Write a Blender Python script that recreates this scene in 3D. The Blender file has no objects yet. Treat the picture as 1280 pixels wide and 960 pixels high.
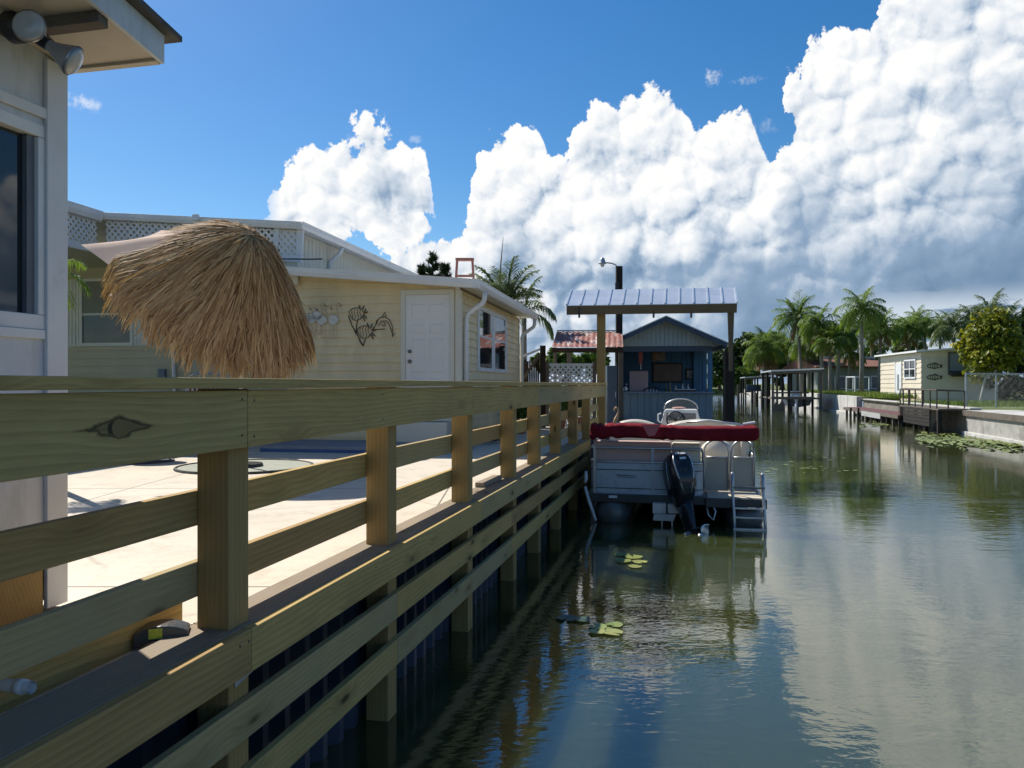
import bpy, bmesh, math, random
from mathutils import Vector, Matrix
R = math.radians
V = Vector
scene = bpy.context.scene
COL = scene.collection
F = 970.0
EYE = 2.0
def P(px, py, Y):
    """the real point that lies at depth Y under a pixel of the 1280x960 photograph"""
    return V(((px - 640) / F * Y, Y, EYE - (py - 480) / F * Y))
# canal frame: t runs along the canal, o is the offset to the left of the camera
CD = V((math.sin(R(12.89)), math.cos(R(12.89)), 0)); CN = V((-CD.y, CD.x, 0))
def C(t, o, z=0.0): return CD * t + CN * o + V((0, 0, z))
def t_at(px, o):
    k = (px - 640) / F
    return (-CN.x * o + k * CN.y * o) / (CD.x - k * CD.y)

# ---------------------------------------------------------------- camera
cam = bpy.data.cameras.new('camera'); co = bpy.data.objects.new('camera', cam); COL.objects.link(co)
co.location = (0, 0, EYE); co.rotation_euler = (R(90), 0, 0)
cam.sensor_width = 36; cam.lens = 36 * F / 1280; cam.clip_end = 20000; cam.clip_start = .05
scene.camera = co

# ---------------------------------------------------------------- world: sky and cumulus, all by direction
SUN_AZ, SUN_EL = -43.0, 48.0          # azimuth measured from +Y towards +X
w = bpy.data.worlds.new('World'); scene.world = w; w.use_nodes = True
class NT:
    def __init__(s, tree): s.t = tree; s.n = tree.nodes; s.l = tree.links
    def new(s, typ, **kw):
        n = s.n.new(typ)
        for k, v in kw.items(): setattr(n, k, v)
        return n
    def lk(s, a, b): s.l.new(a, b)
    def put(s, sock, v):
        if hasattr(v, 'links'): s.l.new(v, sock)
        else: sock.default_value = v
    def m(s, op, a, b=None, c=None, clamp=False):
        n = s.new('ShaderNodeMath', operation=op); n.use_clamp = clamp
        s.put(n.inputs[0], a)
        if b is not None: s.put(n.inputs[1], b)
        if c is not None: s.put(n.inputs[2], c)
        return n.outputs[0]
    def mr(s, v, a, b, c=0.0, d=1.0, smooth=False):
        n = s.new('ShaderNodeMapRange'); n.clamp = True
        if smooth: n.interpolation_type = 'SMOOTHSTEP'
        s.put(n.inputs[0], v)
        for i, x in enumerate((a, b, c, d)): s.put(n.inputs[1 + i], x)
        return n.outputs[0]
    def xyz(s, x, y, z=0.0):
        n = s.new('ShaderNodeCombineXYZ')
        for i, q in enumerate((x, y, z)): s.put(n.inputs[i], q)
        return n.outputs[0]
    def sep(s, v):
        n = s.new('ShaderNodeSeparateXYZ'); s.put(n.inputs[0], v); return n.outputs
    def vm(s, op, a, b=None, sc=None):
        n = s.new('ShaderNodeVectorMath', operation=op); s.put(n.inputs[0], a)
        if b is not None: s.put(n.inputs[1], b)
        if sc is not None: s.put(n.inputs['Scale'], sc)
        return n.outputs['Value'] if op in ('LENGTH', 'DISTANCE', 'DOT_PRODUCT') else n.outputs[0]
    def noise(s, v, scale, detail=4, rough=.55, dist=0.0, dim='2D', out='Fac'):
        n = s.new('ShaderNodeTexNoise', noise_dimensions=dim); s.put(n.inputs['Vector'], v)
        n.inputs['Scale'].default_value = scale; n.inputs['Detail'].default_value = detail
        n.inputs['Roughness'].default_value = rough; n.inputs['Distortion'].default_value = dist
        return n.outputs[out]
    def mix(s, f, a, b, blend='MIX'):
        n = s.new('ShaderNodeMix', data_type='RGBA', blend_type=blend)
        s.put(n.inputs[0], f); s.put(n.inputs[6], a); s.put(n.inputs[7], b); return n.outputs[2]

def az_of(px): return math.degrees(math.atan((px - 640) / F))
def el_of(px, py): return math.degrees(math.atan((480 - py) / math.hypot(F, px - 640)))

def build_sky():
    t = NT(w.node_tree); t.n.clear()
    out = t.new('ShaderNodeOutputWorld')
    tc = t.new('ShaderNodeTexCoord')
    d = t.sep(tc.outputs['Generated'])
    az = t.m('MULTIPLY', t.m('ARCTAN2', d[0], d[1]), 57.29578)
    el = t.m('MULTIPLY', t.m('ARCSINE', d[2]), 57.29578)
    # mirror the far side so that clouds ring the whole horizon
    p0 = t.xyz(az, el)
    # groups of tops: (pixel x, pixel y of the cloud's top edge)
    main = [(300, 480), (430, 440), (490, 335), (520, 312), (555, 300), (582, 284), (590, 250), (590, 205), (600, 175), (618, 160), (650, 155), (676, 166), (684, 200),
            (712, 204), (722, 172), (742, 148), (775, 136), (800, 124), (836, 121), (860, 138), (868, 168), (905, 158), (940, 153), (953, 182), (960, 204),
            (978, 170), (1004, 132), (994, 92), (1008, 66), (1040, 44), (1070, 33), (1092, 24), (1098, -40), (1160, -110), (1280, -190), (1500, -260), (1800, -60), (2400, 130)]
    small_top = [(335, 300), (346, 240), (356, 218), (372, 205), (395, 196), (420, 190), (440, 172), (470, 163), (500, 172), (520, 190), (536, 208), (542, 232), (545, 300)]
    def curve(fac_az, pts, lo, hi, elo=-5.0, ehi=50.0):
        n = t.new('ShaderNodeFloatCurve'); c = n.mapping.curves[0]
        pp = [((az_of(x) - lo) / (hi - lo), (el_of(x, y) - elo) / (ehi - elo)) for x, y in pts]
        pp.sort()
        while len(c.points) < len(pp): c.points.new(.5, .5)
        for q, (a, b) in zip(c.points, pp): q.location = (a, b); q.handle_type = 'VECTOR'
        n.mapping.update()
        f = t.mr(fac_az, lo, hi)
        t.put(n.inputs['Value'], f); n.inputs['Factor'].default_value = 1
        return t.m('MULTIPLY_ADD', n.outputs[0], ehi - elo, elo)
    def billow(p):
        # rounded puffs with creases: cells of decreasing size
        wv = t.new('ShaderNodeTexNoise', noise_dimensions='2D'); t.put(wv.inputs['Vector'], p)
        wv.inputs['Scale'].default_value = .35; wv.inputs['Detail'].default_value = 5; wv.inputs['Roughness'].default_value = .6
        q = t.vm('ADD', p, t.vm('SCALE', t.vm('SUBTRACT', wv.outputs['Color'], (.5, .5, .5)), sc=1.7))
        tot = sh = sf = None
        for sc, a, a2 in ((.24, 1.5, 2.7), (.52, .95, 1.45), (1.1, .55, .50), (2.3, .32, .20), (4.8, .17, .06)):
            n = t.new('ShaderNodeTexVoronoi', voronoi_dimensions='2D', feature='F1')
            t.put(n.inputs['Vector'], q); n.inputs['Scale'].default_value = sc
            v = t.m('MULTIPLY', n.outputs['Distance'], n.outputs['Distance'])
            k = t.m('MULTIPLY_ADD', v, -a2 * 1.6, a2 * .5)
            if sc < .8: sh = k if sh is None else t.m('ADD', sh, k)
            else: sf = k if sf is None else t.m('ADD', sf, k)
            k = t.m('MULTIPLY_ADD', v, -a * 1.6, a * .5); tot = k if tot is None else t.m('ADD', tot, k)
        f = t.noise(p, 3.6, 6, .62)
        return t.m('ADD', tot, t.m('MULTIPLY_ADD', f, .6, -.3)), sh, sf
    b0, s0, f0 = billow(p0)
    la = V((-.62, .78))                       # where the light comes from, in azimuth and elevation
    pl = t.vm('ADD', p0, (la.x * .55, la.y * .55, 0)); _, s1, f1 = billow(pl)
    big = t.noise(p0, .11, 3, .5)
    wob = t.m('MULTIPLY_ADD', t.noise(p0, .5, 3, .5, out='Fac'), 2.0, -1.0)
    azw = t.m('ADD', az, t.m('MULTIPLY', b0, .30)); 
    azw = t.m('ADD', azw, t.m('MULTIPLY', wob, .35))
    # inside-ness of each cloud, in degrees below its top
    H1 = curve(azw, main, -36, 62)
    D1 = t.m('ADD', t.m('SUBTRACT', H1, el), t.m('MULTIPLY', b0, .9))
    H2 = curve(azw, small_top, -17.5, -5.6)
    B2 = t.m('MULTIPLY_ADD', t.m('SUBTRACT', az, -18.2), .12, 9.7)   # bottom of the small cloud
    top2 = t.m('ADD', t.m('SUBTRACT', H2, el), t.m('MULTIPLY', b0, 1.15))
    bot2 = t.m('ADD', t.m('SUBTRACT', el, B2), t.m('MULTIPLY', b0, 1.5))
    inr = t.m('MULTIPLY', t.mr(az, -18.2, -16.6), t.mr(az, -6.3, -5.2, 1.0, 0.0))
    D2 = t.m('MINIMUM', top2, bot2)
    m1 = t.mr(D1, .0, .36, smooth=True)
    m2 = t.m('MULTIPLY', t.mr(D2, .0, .50, smooth=True), inr)
    # small loose wisps
    def wisp(px, py, rx, ry, gain):
        cx, cy = az_of(px), el_of(px, py)
        dx = t.m('DIVIDE', t.m('SUBTRACT', az, cx), rx); dy = t.m('DIVIDE', t.m('SUBTRACT', el, cy), ry)
        rr = t.m('ADD', t.m('MULTIPLY', dx, dx), t.m('MULTIPLY', dy, dy))
        n = t.noise(p0, 1.4, 6, .65)
        return t.m('MULTIPLY', t.mr(t.m('ADD', t.m('SUBTRACT', 1.0, rr), t.m('MULTIPLY_ADD', n, 3.2, -1.6)), .35, 1.7, smooth=True), gain)
    ws = wisp(104, 128, 1.5, .7, .55)
    for a in ((892, 96, .7, .9, .8), (935, 100, 1.5, .35, .35), (462, 172, 2.0, .6, .3), (520, 175, .8, .4, .3), (955, 160, 1.2, .7, .35)): ws = t.m('MAXIMUM', ws, wisp(*a))
    # behind the viewer: scattered fair-weather cumulus
    sb = t.noise(t.vm('MULTIPLY', p0, (.045, .09, 0)), 1.0, 6, .6)
    back = t.mr(t.m('ABSOLUTE', t.m('SUBTRACT', az, 10)), 75, 100)
    m3 = t.m('MULTIPLY', t.m('MULTIPLY', t.mr(sb, .60, .68, smooth=True), back), t.mr(el, 50, 25))
    mask = t.m('MAXIMUM', t.m('MAXIMUM', m1, m2), t.m('MAXIMUM', ws, m3))
    # light on the puffs
    D = t.m('MAXIMUM', t.m('MULTIPLY', m1, D1), t.m('MULTIPLY', m2, t.m('MULTIPLY', D2, 1.3)))
    fd = t.mr(D, .3, 6.0, 1.35, .55)
    rel = t.m('ADD', t.m('SUBTRACT', s0, s1), t.m('MULTIPLY', t.m('SUBTRACT', f0, f1), fd))
    # how far below the tops, and towards the grey base on the right
    deep = t.mr(D, .6, 13.0)
    lowr = t.m('MULTIPLY', t.mr(el, 15.5, 4.0, smooth=True), t.mr(az, 5, 19, .30, 1.0, smooth=True))
    rgt = t.m('MULTIPLY', t.mr(az, 23, 33, smooth=True), t.mr(el, 19, 10, smooth=True))
    leftlow = t.m('MULTIPLY', t.mr(el, 10, 3, smooth=True), .42)
    hol = t.mr(t.noise(t.vm('ADD', p0, (7.3, 1.7, 0)), .17, 5, .58), .44, .64, smooth=True)
    shade = t.m('ADD', t.m('MULTIPLY', deep, .12), t.m('MULTIPLY', lowr, .66))
    shade = t.m('ADD', shade, t.m('MULTIPLY', rgt, .20))
    shade = t.m('MAXIMUM', shade, leftlow)
    shade = t.m('ADD', shade, t.m('MULTIPLY', t.m('MULTIPLY', hol, t.mr(lowr, .2, .7, 1.0, .35)), t.m('MULTIPLY', t.mr(D, .5, 3.5), .32)))
    # banks of cloud within the mass: bright tops against the shaded base behind
    bk = t.noise(t.vm('ADD', t.vm('MULTIPLY', p0, (.075, .13, 0)), t.xyz(0.0, t.m('MULTIPLY', s0, .035))), 1.0, 4, .55)
    shade = t.m('ADD', shade, t.m('MULTIPLY', t.mr(t.m('PINGPONG', t.m('MULTIPLY', bk, 6.0), 1.0), .25, 1.0, smooth=True), t.m('MULTIPLY', t.m('MULTIPLY', t.mr(D, .8, 4.0), t.mr(lowr, .1, .6, 1.0, .0)), .15)))
    relk = t.mr(shade, .28, .85, 1.0, .22)
    tone = t.m('SUBTRACT', .95, shade)
    tone = t.m('ADD', tone, t.m('MULTIPLY', t.m('MULTIPLY', rel, .26), relk))
    tone = t.m('ADD', tone, t.m('MULTIPLY', t.m('MULTIPLY', s0, .07), relk))
    tone = t.m('MINIMUM', t.m('MAXIMUM', tone, 0.0), 1.0)
    rp = t.new('ShaderNodeValToRGB'); e = rp.color_ramp.elements
    e[0].position = 0; e[0].color = (.160, .260, .400, 1)
    e[1].position = 1; e[1].color = (.96, .96, .95, 1)
    for pos, c in ((.28, (.27, .38, .53)), (.52, (.55, .63, .73)), (.76, (.79, .83, .88))):
        q = e.new(pos); q.color = (*c, 1)
    t.put(rp.inputs[0], tone)
    # a paler band right over the horizon, with streaks
    st = t.noise(t.vm('MULTIPLY', p0, (.10, .8, 0)), 1.0, 5, .6)
    hz = t.m('MULTIPLY', t.mr(el, 5.0, 1.0, smooth=True), t.mr(st, .46, .60))
    hz2 = t.m('MULTIPLY', t.m('MULTIPLY', t.mr(el, 6.6, 4.6, smooth=True), t.mr(el, .5, 2.2, .25, 1.0)), t.m('MULTIPLY', t.mr(az, 19, 26, smooth=True), t.mr(t.m('ADD', st, t.m('MULTIPLY', b0, .05)), .40, .54, smooth=True)))
    hz = t.m('MAXIMUM', hz, t.m('MULTIPLY', hz2, 1.7))
    ccol = t.mix(t.m('MULTIPLY', hz, .45), rp.outputs[0], (.70, .78, .86, 1))
    sky = t.new('ShaderNodeTexSky'); sky.sky_type = 'NISHITA'; sky.sun_disc = False
    sky.sun_elevation = R(SUN_EL); sky.sun_rotation = R(SUN_AZ)
    sky.altitude = 10; sky.air_density = 1.0; sky.dust_density = .35; sky.ozone_density = 3.0
    hs = t.new('ShaderNodeHueSaturation'); hs.inputs['Saturation'].default_value = 1.37; hs.inputs['Value'].default_value = 1.0
    t.put(hs.inputs['Color'], sky.outputs[0])
    b_sky = t.new('ShaderNodeBackground'); t.put(b_sky.inputs[0], hs.outputs[0]); b_sky.inputs[1].default_value = .053
    b_cl = t.new('ShaderNodeBackground'); t.put(b_cl.inputs[0], ccol); b_cl.inputs[1].default_value = .490
    mx = t.new('ShaderNodeMixShader'); t.put(mx.inputs[0], mask); t.lk(b_sky.outputs[0], mx.inputs[1]); t.lk(b_cl.outputs[0], mx.inputs[2])
    t.lk(mx.outputs[0], out.inputs[0])
build_sky()

sun = bpy.data.lights.new('sun', 'SUN'); so = bpy.data.objects.new('sun', sun); COL.objects.link(so)
sun.energy = 2.95; sun.angle = R(.53); sun.color = (1, .95, .86)
sd = V((math.sin(R(SUN_AZ)) * math.cos(R(SUN_EL)), math.cos(R(SUN_AZ)) * math.cos(R(SUN_EL)), math.sin(R(SUN_EL))))
so.rotation_euler = (-sd).to_track_quat('-Z', 'Y').to_euler(); so.location = (0, 0, 50)
vs = scene.view_settings
vs.view_transform = 'Standard'; vs.look = 'None'; vs.exposure = 1.10; vs.gamma = 1

# ---------------------------------------------------------------- helpers: meshes and things
WM = {}
class MB:
    def __init__(s): s.v = []; s.f = []; s.c = None
    def quad(s, *p):
        i = len(s.v); s.v += [V(q) for q in p]; s.f.append(tuple(range(i, i + len(p)))); return s
    def hexa(s, b, t):
        """b, t: four points each, counter-clockwise seen from above"""
        i = len(s.v); s.v += [V(q) for q in b] + [V(q) for q in t]
        s.f += [(i + 3, i + 2, i + 1, i), (i + 4, i + 5, i + 6, i + 7)]
        for k in range(4): s.f.append((i + k, i + (k + 1) % 4, i + 4 + (k + 1) % 4, i + 4 + k))
        return s
    def box(s, c, size, M=None):
        c = V(c); x, y, z = [q / 2 for q in size]
        cs = [V((sx * x, sy * y, sz * z)) for sz in (-1, 1) for sx, sy in ((-1, -1), (1, -1), (1, 1), (-1, 1))]
        if M is not None: cs = [M @ q for q in cs]
        return s.hexa([c + q for q in cs[:4]], [c + q for q in cs[4:]])
    def obox(s, p0, p1, yref, wy, wz):
        """a bar from p0 to p1, wy wide along yref, wz along the third axis"""
        p0, p1 = V(p0), V(p1); x = (p1 - p0).normalized(); y = V(yref); y = (y - x * y.dot(x)).normalized(); z = x.cross(y)
        a, b = y * wy / 2, z * wz / 2
        return s.hexa([p0 - a - b, p1 - a - b, p1 + a - b, p0 + a - b], [p0 - a + b, p1 - a + b, p1 + a + b, p0 + a + b])
    def tube(s, pts, r, n=8, caps=True):
        pts = [V(p) for p in pts]; rs = r if isinstance(r, (list, tuple)) else [r] * len(pts)
        base = len(s.v); up = None
        for i, p in enumerate(pts):
            d = (pts[min(i + 1, len(pts) - 1)] - pts[max(i - 1, 0)]).normalized()
            if up is None: up = d.orthogonal().normalized()
            up = (up - d * up.dot(d)).normalized(); sd_ = d.cross(up)
            for k in range(n):
                a = 2 * math.pi * k / n; s.v.append(p + (up * math.cos(a) + sd_ * math.sin(a)) * rs[i])
        for i in range(len(pts) - 1):
            for k in range(n):
                a = base + i * n + k; b = base + i * n + (k + 1) % n
                s.f.append((a, b, b + n, a + n))
        if caps:
            s.f.append(tuple(base + k for k in reversed(range(n)))); e = base + (len(pts) - 1) * n
            s.f.append(tuple(e + k for k in range(n)))
        return s
    def cyl(s, p0, p1, r, r1=None, n=14): return s.tube([p0, p1], [r, r if r1 is None else r1], n)
    def ell(s, c, r, M=None, nu=16, nv=10):
        c = V(c); base = len(s.v); r = V(r) if hasattr(r, '__len__') else V((r, r, r))
        for j in range(nv + 1):
            a = math.pi * j / nv
            for i in range(nu):
                b = 2 * math.pi * i / nu
                q = V((math.sin(a) * math.cos(b) * r.x, math.sin(a) * math.sin(b) * r.y, math.cos(a) * r.z))
                s.v.append(c + (M @ q if M is not None else q))
        for j in range(nv):
            for i in range(nu):
                a = base + j * nu + i; b = base + j * nu + (i + 1) % nu
                s.f.append((a, a + nu, b + nu, b))
        return s
    def loft(s, rings, caps=True):
        base = len(s.v); n = len(rings[0])
        for r in rings: s.v += [V(q) for q in r]
        for i in range(len(rings) - 1):
            for k in range(n):
                a = base + i * n + k; b = base + i * n + (k + 1) % n
                s.f.append((a, b, b + n, a + n))
        if caps:
            s.f.append(tuple(base + k for k in reversed(range(n)))); e = base + (len(rings) - 1) * n
            s.f.append(tuple(e + k for k in range(n)))
        return s
    def grid(s, fn, nu, nv):
        base = len(s.v)
        for j in range(nv + 1):
            for i in range(nu + 1): s.v.append(V(fn(i / nu, j / nv)))
        for j in range(nv):
            for i in range(nu):
                a = base + j * (nu + 1) + i; s.f.append((a, a + 1, a + nu + 2, a + nu + 1))
        return s
    def build(s, name, m, parent=None, smooth=False, bevel=0, shades=None, solid=0):
        vs_ = s.v
        lo = V((min(q.x for q in vs_), min(q.y for q in vs_), min(q.z for q in vs_)))
        hi = V((max(q.x for q in vs_), max(q.y for q in vs_), max(q.z for q in vs_)))
        loc = V(((lo.x + hi.x) / 2, (lo.y + hi.y) / 2, lo.z))
        me = bpy.data.meshes.new(name); me.from_pydata([q - loc for q in vs_], [], s.f)
        if smooth: me.polygons.foreach_set('use_smooth', [True] * len(s.f))
        if shades:
            at = me.attributes.new('shade', 'FLOAT', 'FACE'); at.data.foreach_set('value', shades)
        me.update()
        o = bpy.data.objects.new(name, me); me.materials.append(m); COL.objects.link(o)
        if bevel:
            b = o.modifiers.new('b', 'BEVEL'); b.width = bevel; b.segments = 2; b.limit_method = 'ANGLE'; b.angle_limit = R(40)
        if solid:
            b = o.modifiers.new('s', 'SOLIDIFY'); b.thickness = solid
        return place(o, Matrix.Translation(loc), parent)
def place(o, M, parent=None):
    o.matrix_basis = M; WM[o.name] = M
    if parent is not None:
        o.parent = parent; o.matrix_parent_inverse = WM[parent.name].inverted()
    return o
def tag(o, label=None, cat=None, group=None, kind=None):
    if label: o['label'] = label
    if cat: o['category'] = cat
    if group: o['group'] = group
    if kind: o['kind'] = kind
    return o
def thing(name, loc, label, cat, group=None):
    o = bpy.data.objects.new(name, None); COL.objects.link(o); o.empty_display_size = .2
    place(o, Matrix.Translation(V(loc))); return tag(o, label, cat, group)
def copy_tree(o, parent=None):
    c = o.copy(); COL.objects.link(c); WM[c.name] = WM[o.name]
    if parent is not None: c.parent = parent
    for ch in list(o.children): copy_tree(ch, c)
    return c
def board(name, parent, p0, p1, yref, wy, wz, m, bev=.004):
    """a sawn board with its grain (local x) from p0 to p1"""
    p0, p1 = V(p0), V(p1); x = (p1 - p0).normalized(); y = V(yref); y = (y - x * y.dot(x)).normalized(); z = x.cross(y)
    L = (p1 - p0).length
    b = MB().box((0, 0, 0), (L, wy, wz)); me = bpy.data.meshes.new(name); me.from_pydata(b.v, [], b.f); me.materials.append(m)
    if bev:
        bm = bmesh.new(); bm.from_mesh(me); bmesh.ops.bevel(bm, geom=bm.edges[:], offset=bev, segments=2, affect='EDGES', profile=.6); bm.to_mesh(me); bm.free()
    o = bpy.data.objects.new(name, me); COL.objects.link(o)
    M = Matrix((x, y, z)).transposed().to_4x4(); M.translation = (p0 + p1) / 2
    return place(o, M, parent)

# ---------------------------------------------------------------- materials
def new_mat(name):
    m = bpy.data.materials.new(name); m.use_nodes = True; t = NT(m.node_tree)
    return m, t, t.n['Principled BSDF']
def mat(name, c, c2=None, rough=.6, scale=3.0, bump=.0, bscale=40.0, metal=0.0, lo=.35, hi=.65, detail=5, stretch=(1, 1, 1), spec=None, grime=None, gscale=1.2, glo=.55, ghi=.75):
    m, t, b = new_mat(name); c2 = c2 or tuple(q * .82 for q in c)
    tc = t.new('ShaderNodeTexCoord'); oi = t.new('ShaderNodeObjectInfo')
    v = t.vm('ADD', t.vm('MULTIPLY', tc.outputs['Object'], stretch), t.vm('SCALE', (7.1, 3.3, 5.7), sc=oi.outputs['Random']))
    f = t.mr(t.noise(v, scale, detail, .6, dim='3D'), lo, hi)
    col = t.mix(f, (*c, 1), (*c2, 1))
    if grime:
        g = t.mr(t.noise(t.vm('ADD', v, (3.1, 9.2, 1.4)), gscale, 6, .65, dim='3D'), glo, ghi)
        col = t.mix(g, col, (*grime, 1))
    t.put(b.inputs['Base Color'], col); b.inputs['Roughness'].default_value = rough; b.inputs['Metallic'].default_value = metal
    if spec is not None: b.inputs['Specular IOR Level'].default_value = spec
    if bump:
        bp = t.new('ShaderNodeBump'); bp.inputs['Strength'].default_value = bump; bp.inputs['Distance'].default_value = .02
        t.put(bp.inputs['Height'], t.noise(v, bscale, 4, .6, dim='3D')); t.lk(bp.outputs[0], b.inputs['Normal'])
    return m
def wood(name, light, dark, knots=.8, rough=.75, rings=1.0, knot_at=None, weather=None):
    m, t, b = new_mat(name)
    tc = t.new('ShaderNodeTexCoord'); oi = t.new('ShaderNodeObjectInfo')
    p = tc.outputs['Object']
    off = t.vm('SCALE', (17.0, 5.3, 9.1), sc=oi.outputs['Random'])
    q = t.vm('ADD', p, off)
    if knot_at:
        kx, kz = knot_at
        s = t.sep(p); dx = t.m('SUBTRACT', s[0], kx); dz = t.m('SUBTRACT', s[2], kz)
        rr = t.m('ADD', t.m('MULTIPLY', t.m('MULTIPLY', dx, dx), 26.0), t.m('MULTIPLY', t.m('MULTIPLY', dz, dz), 420.0))
        push = t.m('DIVIDE', t.m('MULTIPLY', dz, .9), t.m('ADD', rr, .45))
        q = t.vm('ADD', q, t.xyz(0.0, 0.0, t.m('MULTIPLY', push, -.55)))
    # knots scattered through the stock; grain flows round them
    vo = t.new('ShaderNodeTexVoronoi', voronoi_dimensions='3D', feature='F1'); t.put(vo.inputs['Vector'], t.vm('MULTIPLY', q, (2.3, 7.0, 7.0))); vo.inputs['Scale'].default_value = 1.0
    kd = vo.outputs['Distance']
    vcol = t.new('ShaderNodeSeparateColor'); t.lk(vo.outputs['Color'], vcol.inputs[0])
    pick = t.m('GREATER_THAN', vcol.outputs[0], 1 - knots * .55)
    kn = t.m('MULTIPLY', t.mr(kd, .17, .08), pick); halo = t.m('MULTIPLY', t.mr(kd, .50, .12, smooth=True), pick)
    warp = t.m('MULTIPLY_ADD', halo, .022, t.m('MULTIPLY', t.noise(t.vm('MULTIPLY', q, (.7, 3, 3)), 1.0, 2, .45, dim='3D'), .085))
    s3 = t.sep(q)
    rad = t.vm('LENGTH', t.xyz(0.0, t.m('ADD', s3[1], .06), t.m('MULTIPLY', s3[2], .75)))
    ring = t.m('FRACT', t.m('MULTIPLY', t.m('ADD', rad, warp), 62.0 * rings))
    ring = t.m('MULTIPLY', t.mr(ring, .1, .85), t.mr(ring, 1.0, .9))
    fine = t.noise(t.vm('MULTIPLY', q, (6, 130, 130)), 1.0, 3, .7, dim='3D')
    blot = t.noise(t.vm('MULTIPLY', q, (1.2, 4, 4)), 1.3, 5, .6, dim='3D')
    f = t.m('ADD', t.m('MULTIPLY', ring, .26), t.m('MULTIPLY_ADD', fine, .62, t.m('MULTIPLY', blot, .72)))
    f = t.mr(f, .42, 1.15)
    col = t.mix(f, (*light, 1), (*dark, 1))
    col = t.mix(t.m('MULTIPLY', halo, .35), col, tuple(x * .55 for x in dark) + (1,))
    col = t.mix(t.m('MULTIPLY', kn, .85), col, (.045, .025, .012, 1))
    if weather:
        g = t.mr(t.noise(t.vm('ADD', q, (1.2, 4.4, 8.1)), 2.2, 6, .7, dim='3D'), .42, .68)
        col = t.mix(t.m('MULTIPLY', g, .8), col, (*weather, 1))
    if knot_at:
        lens = t.m('ADD', t.m('MULTIPLY', t.m('ABSOLUTE', dx), 7.2), t.m('MULTIPLY', t.m('ABSOLUTE', dz), 30.0))
        lens = t.m('ADD', lens, t.m('MULTIPLY_ADD', t.noise(t.vm('MULTIPLY', p, (13, 34, 34)), 1.0, 5, .65, dim='3D'), 1.1, -.55))
        body = t.mr(lens, 1.05, .8)
        edge = t.m('MULTIPLY', t.mr(lens, 1.25, 1.0), t.mr(lens, .7, .92))
        cre = t.m('MULTIPLY', t.mr(t.m('ABSOLUTE', t.m('ADD', dx, t.m('MULTIPLY_ADD', t.m('MULTIPLY', dz, dz), -22.0, .040))), .018, .006), body)
        tail = t.m('MULTIPLY', t.mr(t.m('ABSOLUTE', dz), .006, .001), t.mr(t.m('ABSOLUTE', t.m('ADD', dx, .10)), .10, .05))
        kf = t.m('MAXIMUM', t.m('MAXIMUM', t.m('MULTIPLY', edge, .85), cre), t.m('MAXIMUM', t.m('MULTIPLY', body, .52), t.m('MULTIPLY', tail, .7)))
        col = t.mix(t.m('MINIMUM', kf, .95), col, (.022, .016, .010, 1))
    t.put(b.inputs['Base Color'], col); b.inputs['Roughness'].default_value = rough; b.inputs['Specular IOR Level'].default_value = .25
    bp = t.new('ShaderNodeBump'); bp.inputs['Strength'].default_value = .35; bp.inputs['Distance'].default_value = .004
    t.put(bp.inputs['Height'], f); t.lk(bp.outputs[0], b.inputs['Normal'])
    return m
def leafmat(name, c1, c2, c3=None, trans=.3, rough=.5):
    m, t, b = new_mat(name)
    a = t.new('ShaderNodeAttribute'); a.attribute_name = 'shade'
    col = t.mix(a.outputs['Fac'], (*c1, 1), (*c2, 1))
    if c3: col = t.mix(t.mr(a.outputs['Fac'], .86, .92), col, (*c3, 1))
    t.put(b.inputs['Base Color'], col); b.inputs['Roughness'].default_value = rough; b.inputs['Specular IOR Level'].default_value = .3
    tr = t.new('ShaderNodeBsdfTranslucent'); t.put(tr.inputs[0], t.mix(1.0, col, (1.0, 1.0, .45, 1), 'MULTIPLY'))
    mx = t.new('ShaderNodeMixShader'); mx.inputs[0].default_value = trans
    t.lk(b.outputs[0], mx.inputs[1]); t.lk(tr.outputs[0], mx.inputs[2]); t.lk(mx.outputs[0], t.n['Material Output'].inputs[0])
    return m
def glass(name, tint=(.02, .025, .03), rough=.03, trans=.0):
    m, t, b = new_mat(name); b.inputs['Base Color'].default_value = (*tint, 1); b.inputs['Roughness'].default_value = rough
    b.inputs['IOR'].default_value = 1.5; b.inputs['Specular IOR Level'].default_value = .8
    if trans: b.inputs['Transmission Weight'].default_value = trans
    return m

M_ = {}
M_['pt'] = wood('treated_pine', (.60, .42, .155), (.33, .23, .082), knots=.7)
M_['pt_b'] = wood('treated_pine_honey', (.50, .33, .13), (.28, .175, .065), knots=.6)
M_['pt_c'] = wood('treated_pine_pale', (.50, .39, .18), (.30, .225, .10), knots=.8, weather=(.40, .31, .17))
M_['pt_knot'] = wood('treated_pine_big_knot', (.55, .405, .16), (.315, .235, .09), knots=.12, knot_at=(1.77, .003))
M_['pt_post'] = wood('treated_pine_post', (.42, .285, .11), (.27, .175, .065), knots=.45)
M_['pt_grey'] = wood('weathered_pine', (.36, .28, .185), (.20, .15, .10), knots=.5, weather=(.27, .22, .165))
M_['old_wood'] = wood('old_grey_wood', (.17, .14, .11), (.08, .065, .05), knots=.3, weather=(.16, .14, .12))
M_['dark_wood'] = wood('dark_brown_wood', (.060, .036, .022), (.028, .018, .012), knots=.2)
M_['pile'] = wood('creosote_pile', (.035, .030, .024), (.014, .012, .010), knots=.2)
M_['white'] = mat('white_paint', (.72, .73, .73), (.63, .64, .65), .5, 2.5, grime=(.48, .46, .42), gscale=2.0, glo=.62, ghi=.8)
M_['white2'] = mat('white_wall_paint', (.64, .66, .68), (.56, .585, .61), .55, 1.6, .08, 60, grime=(.34, .34, .31), gscale=2.4, glo=.52, ghi=.78, stretch=(2.0, 2.0, .5))
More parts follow.
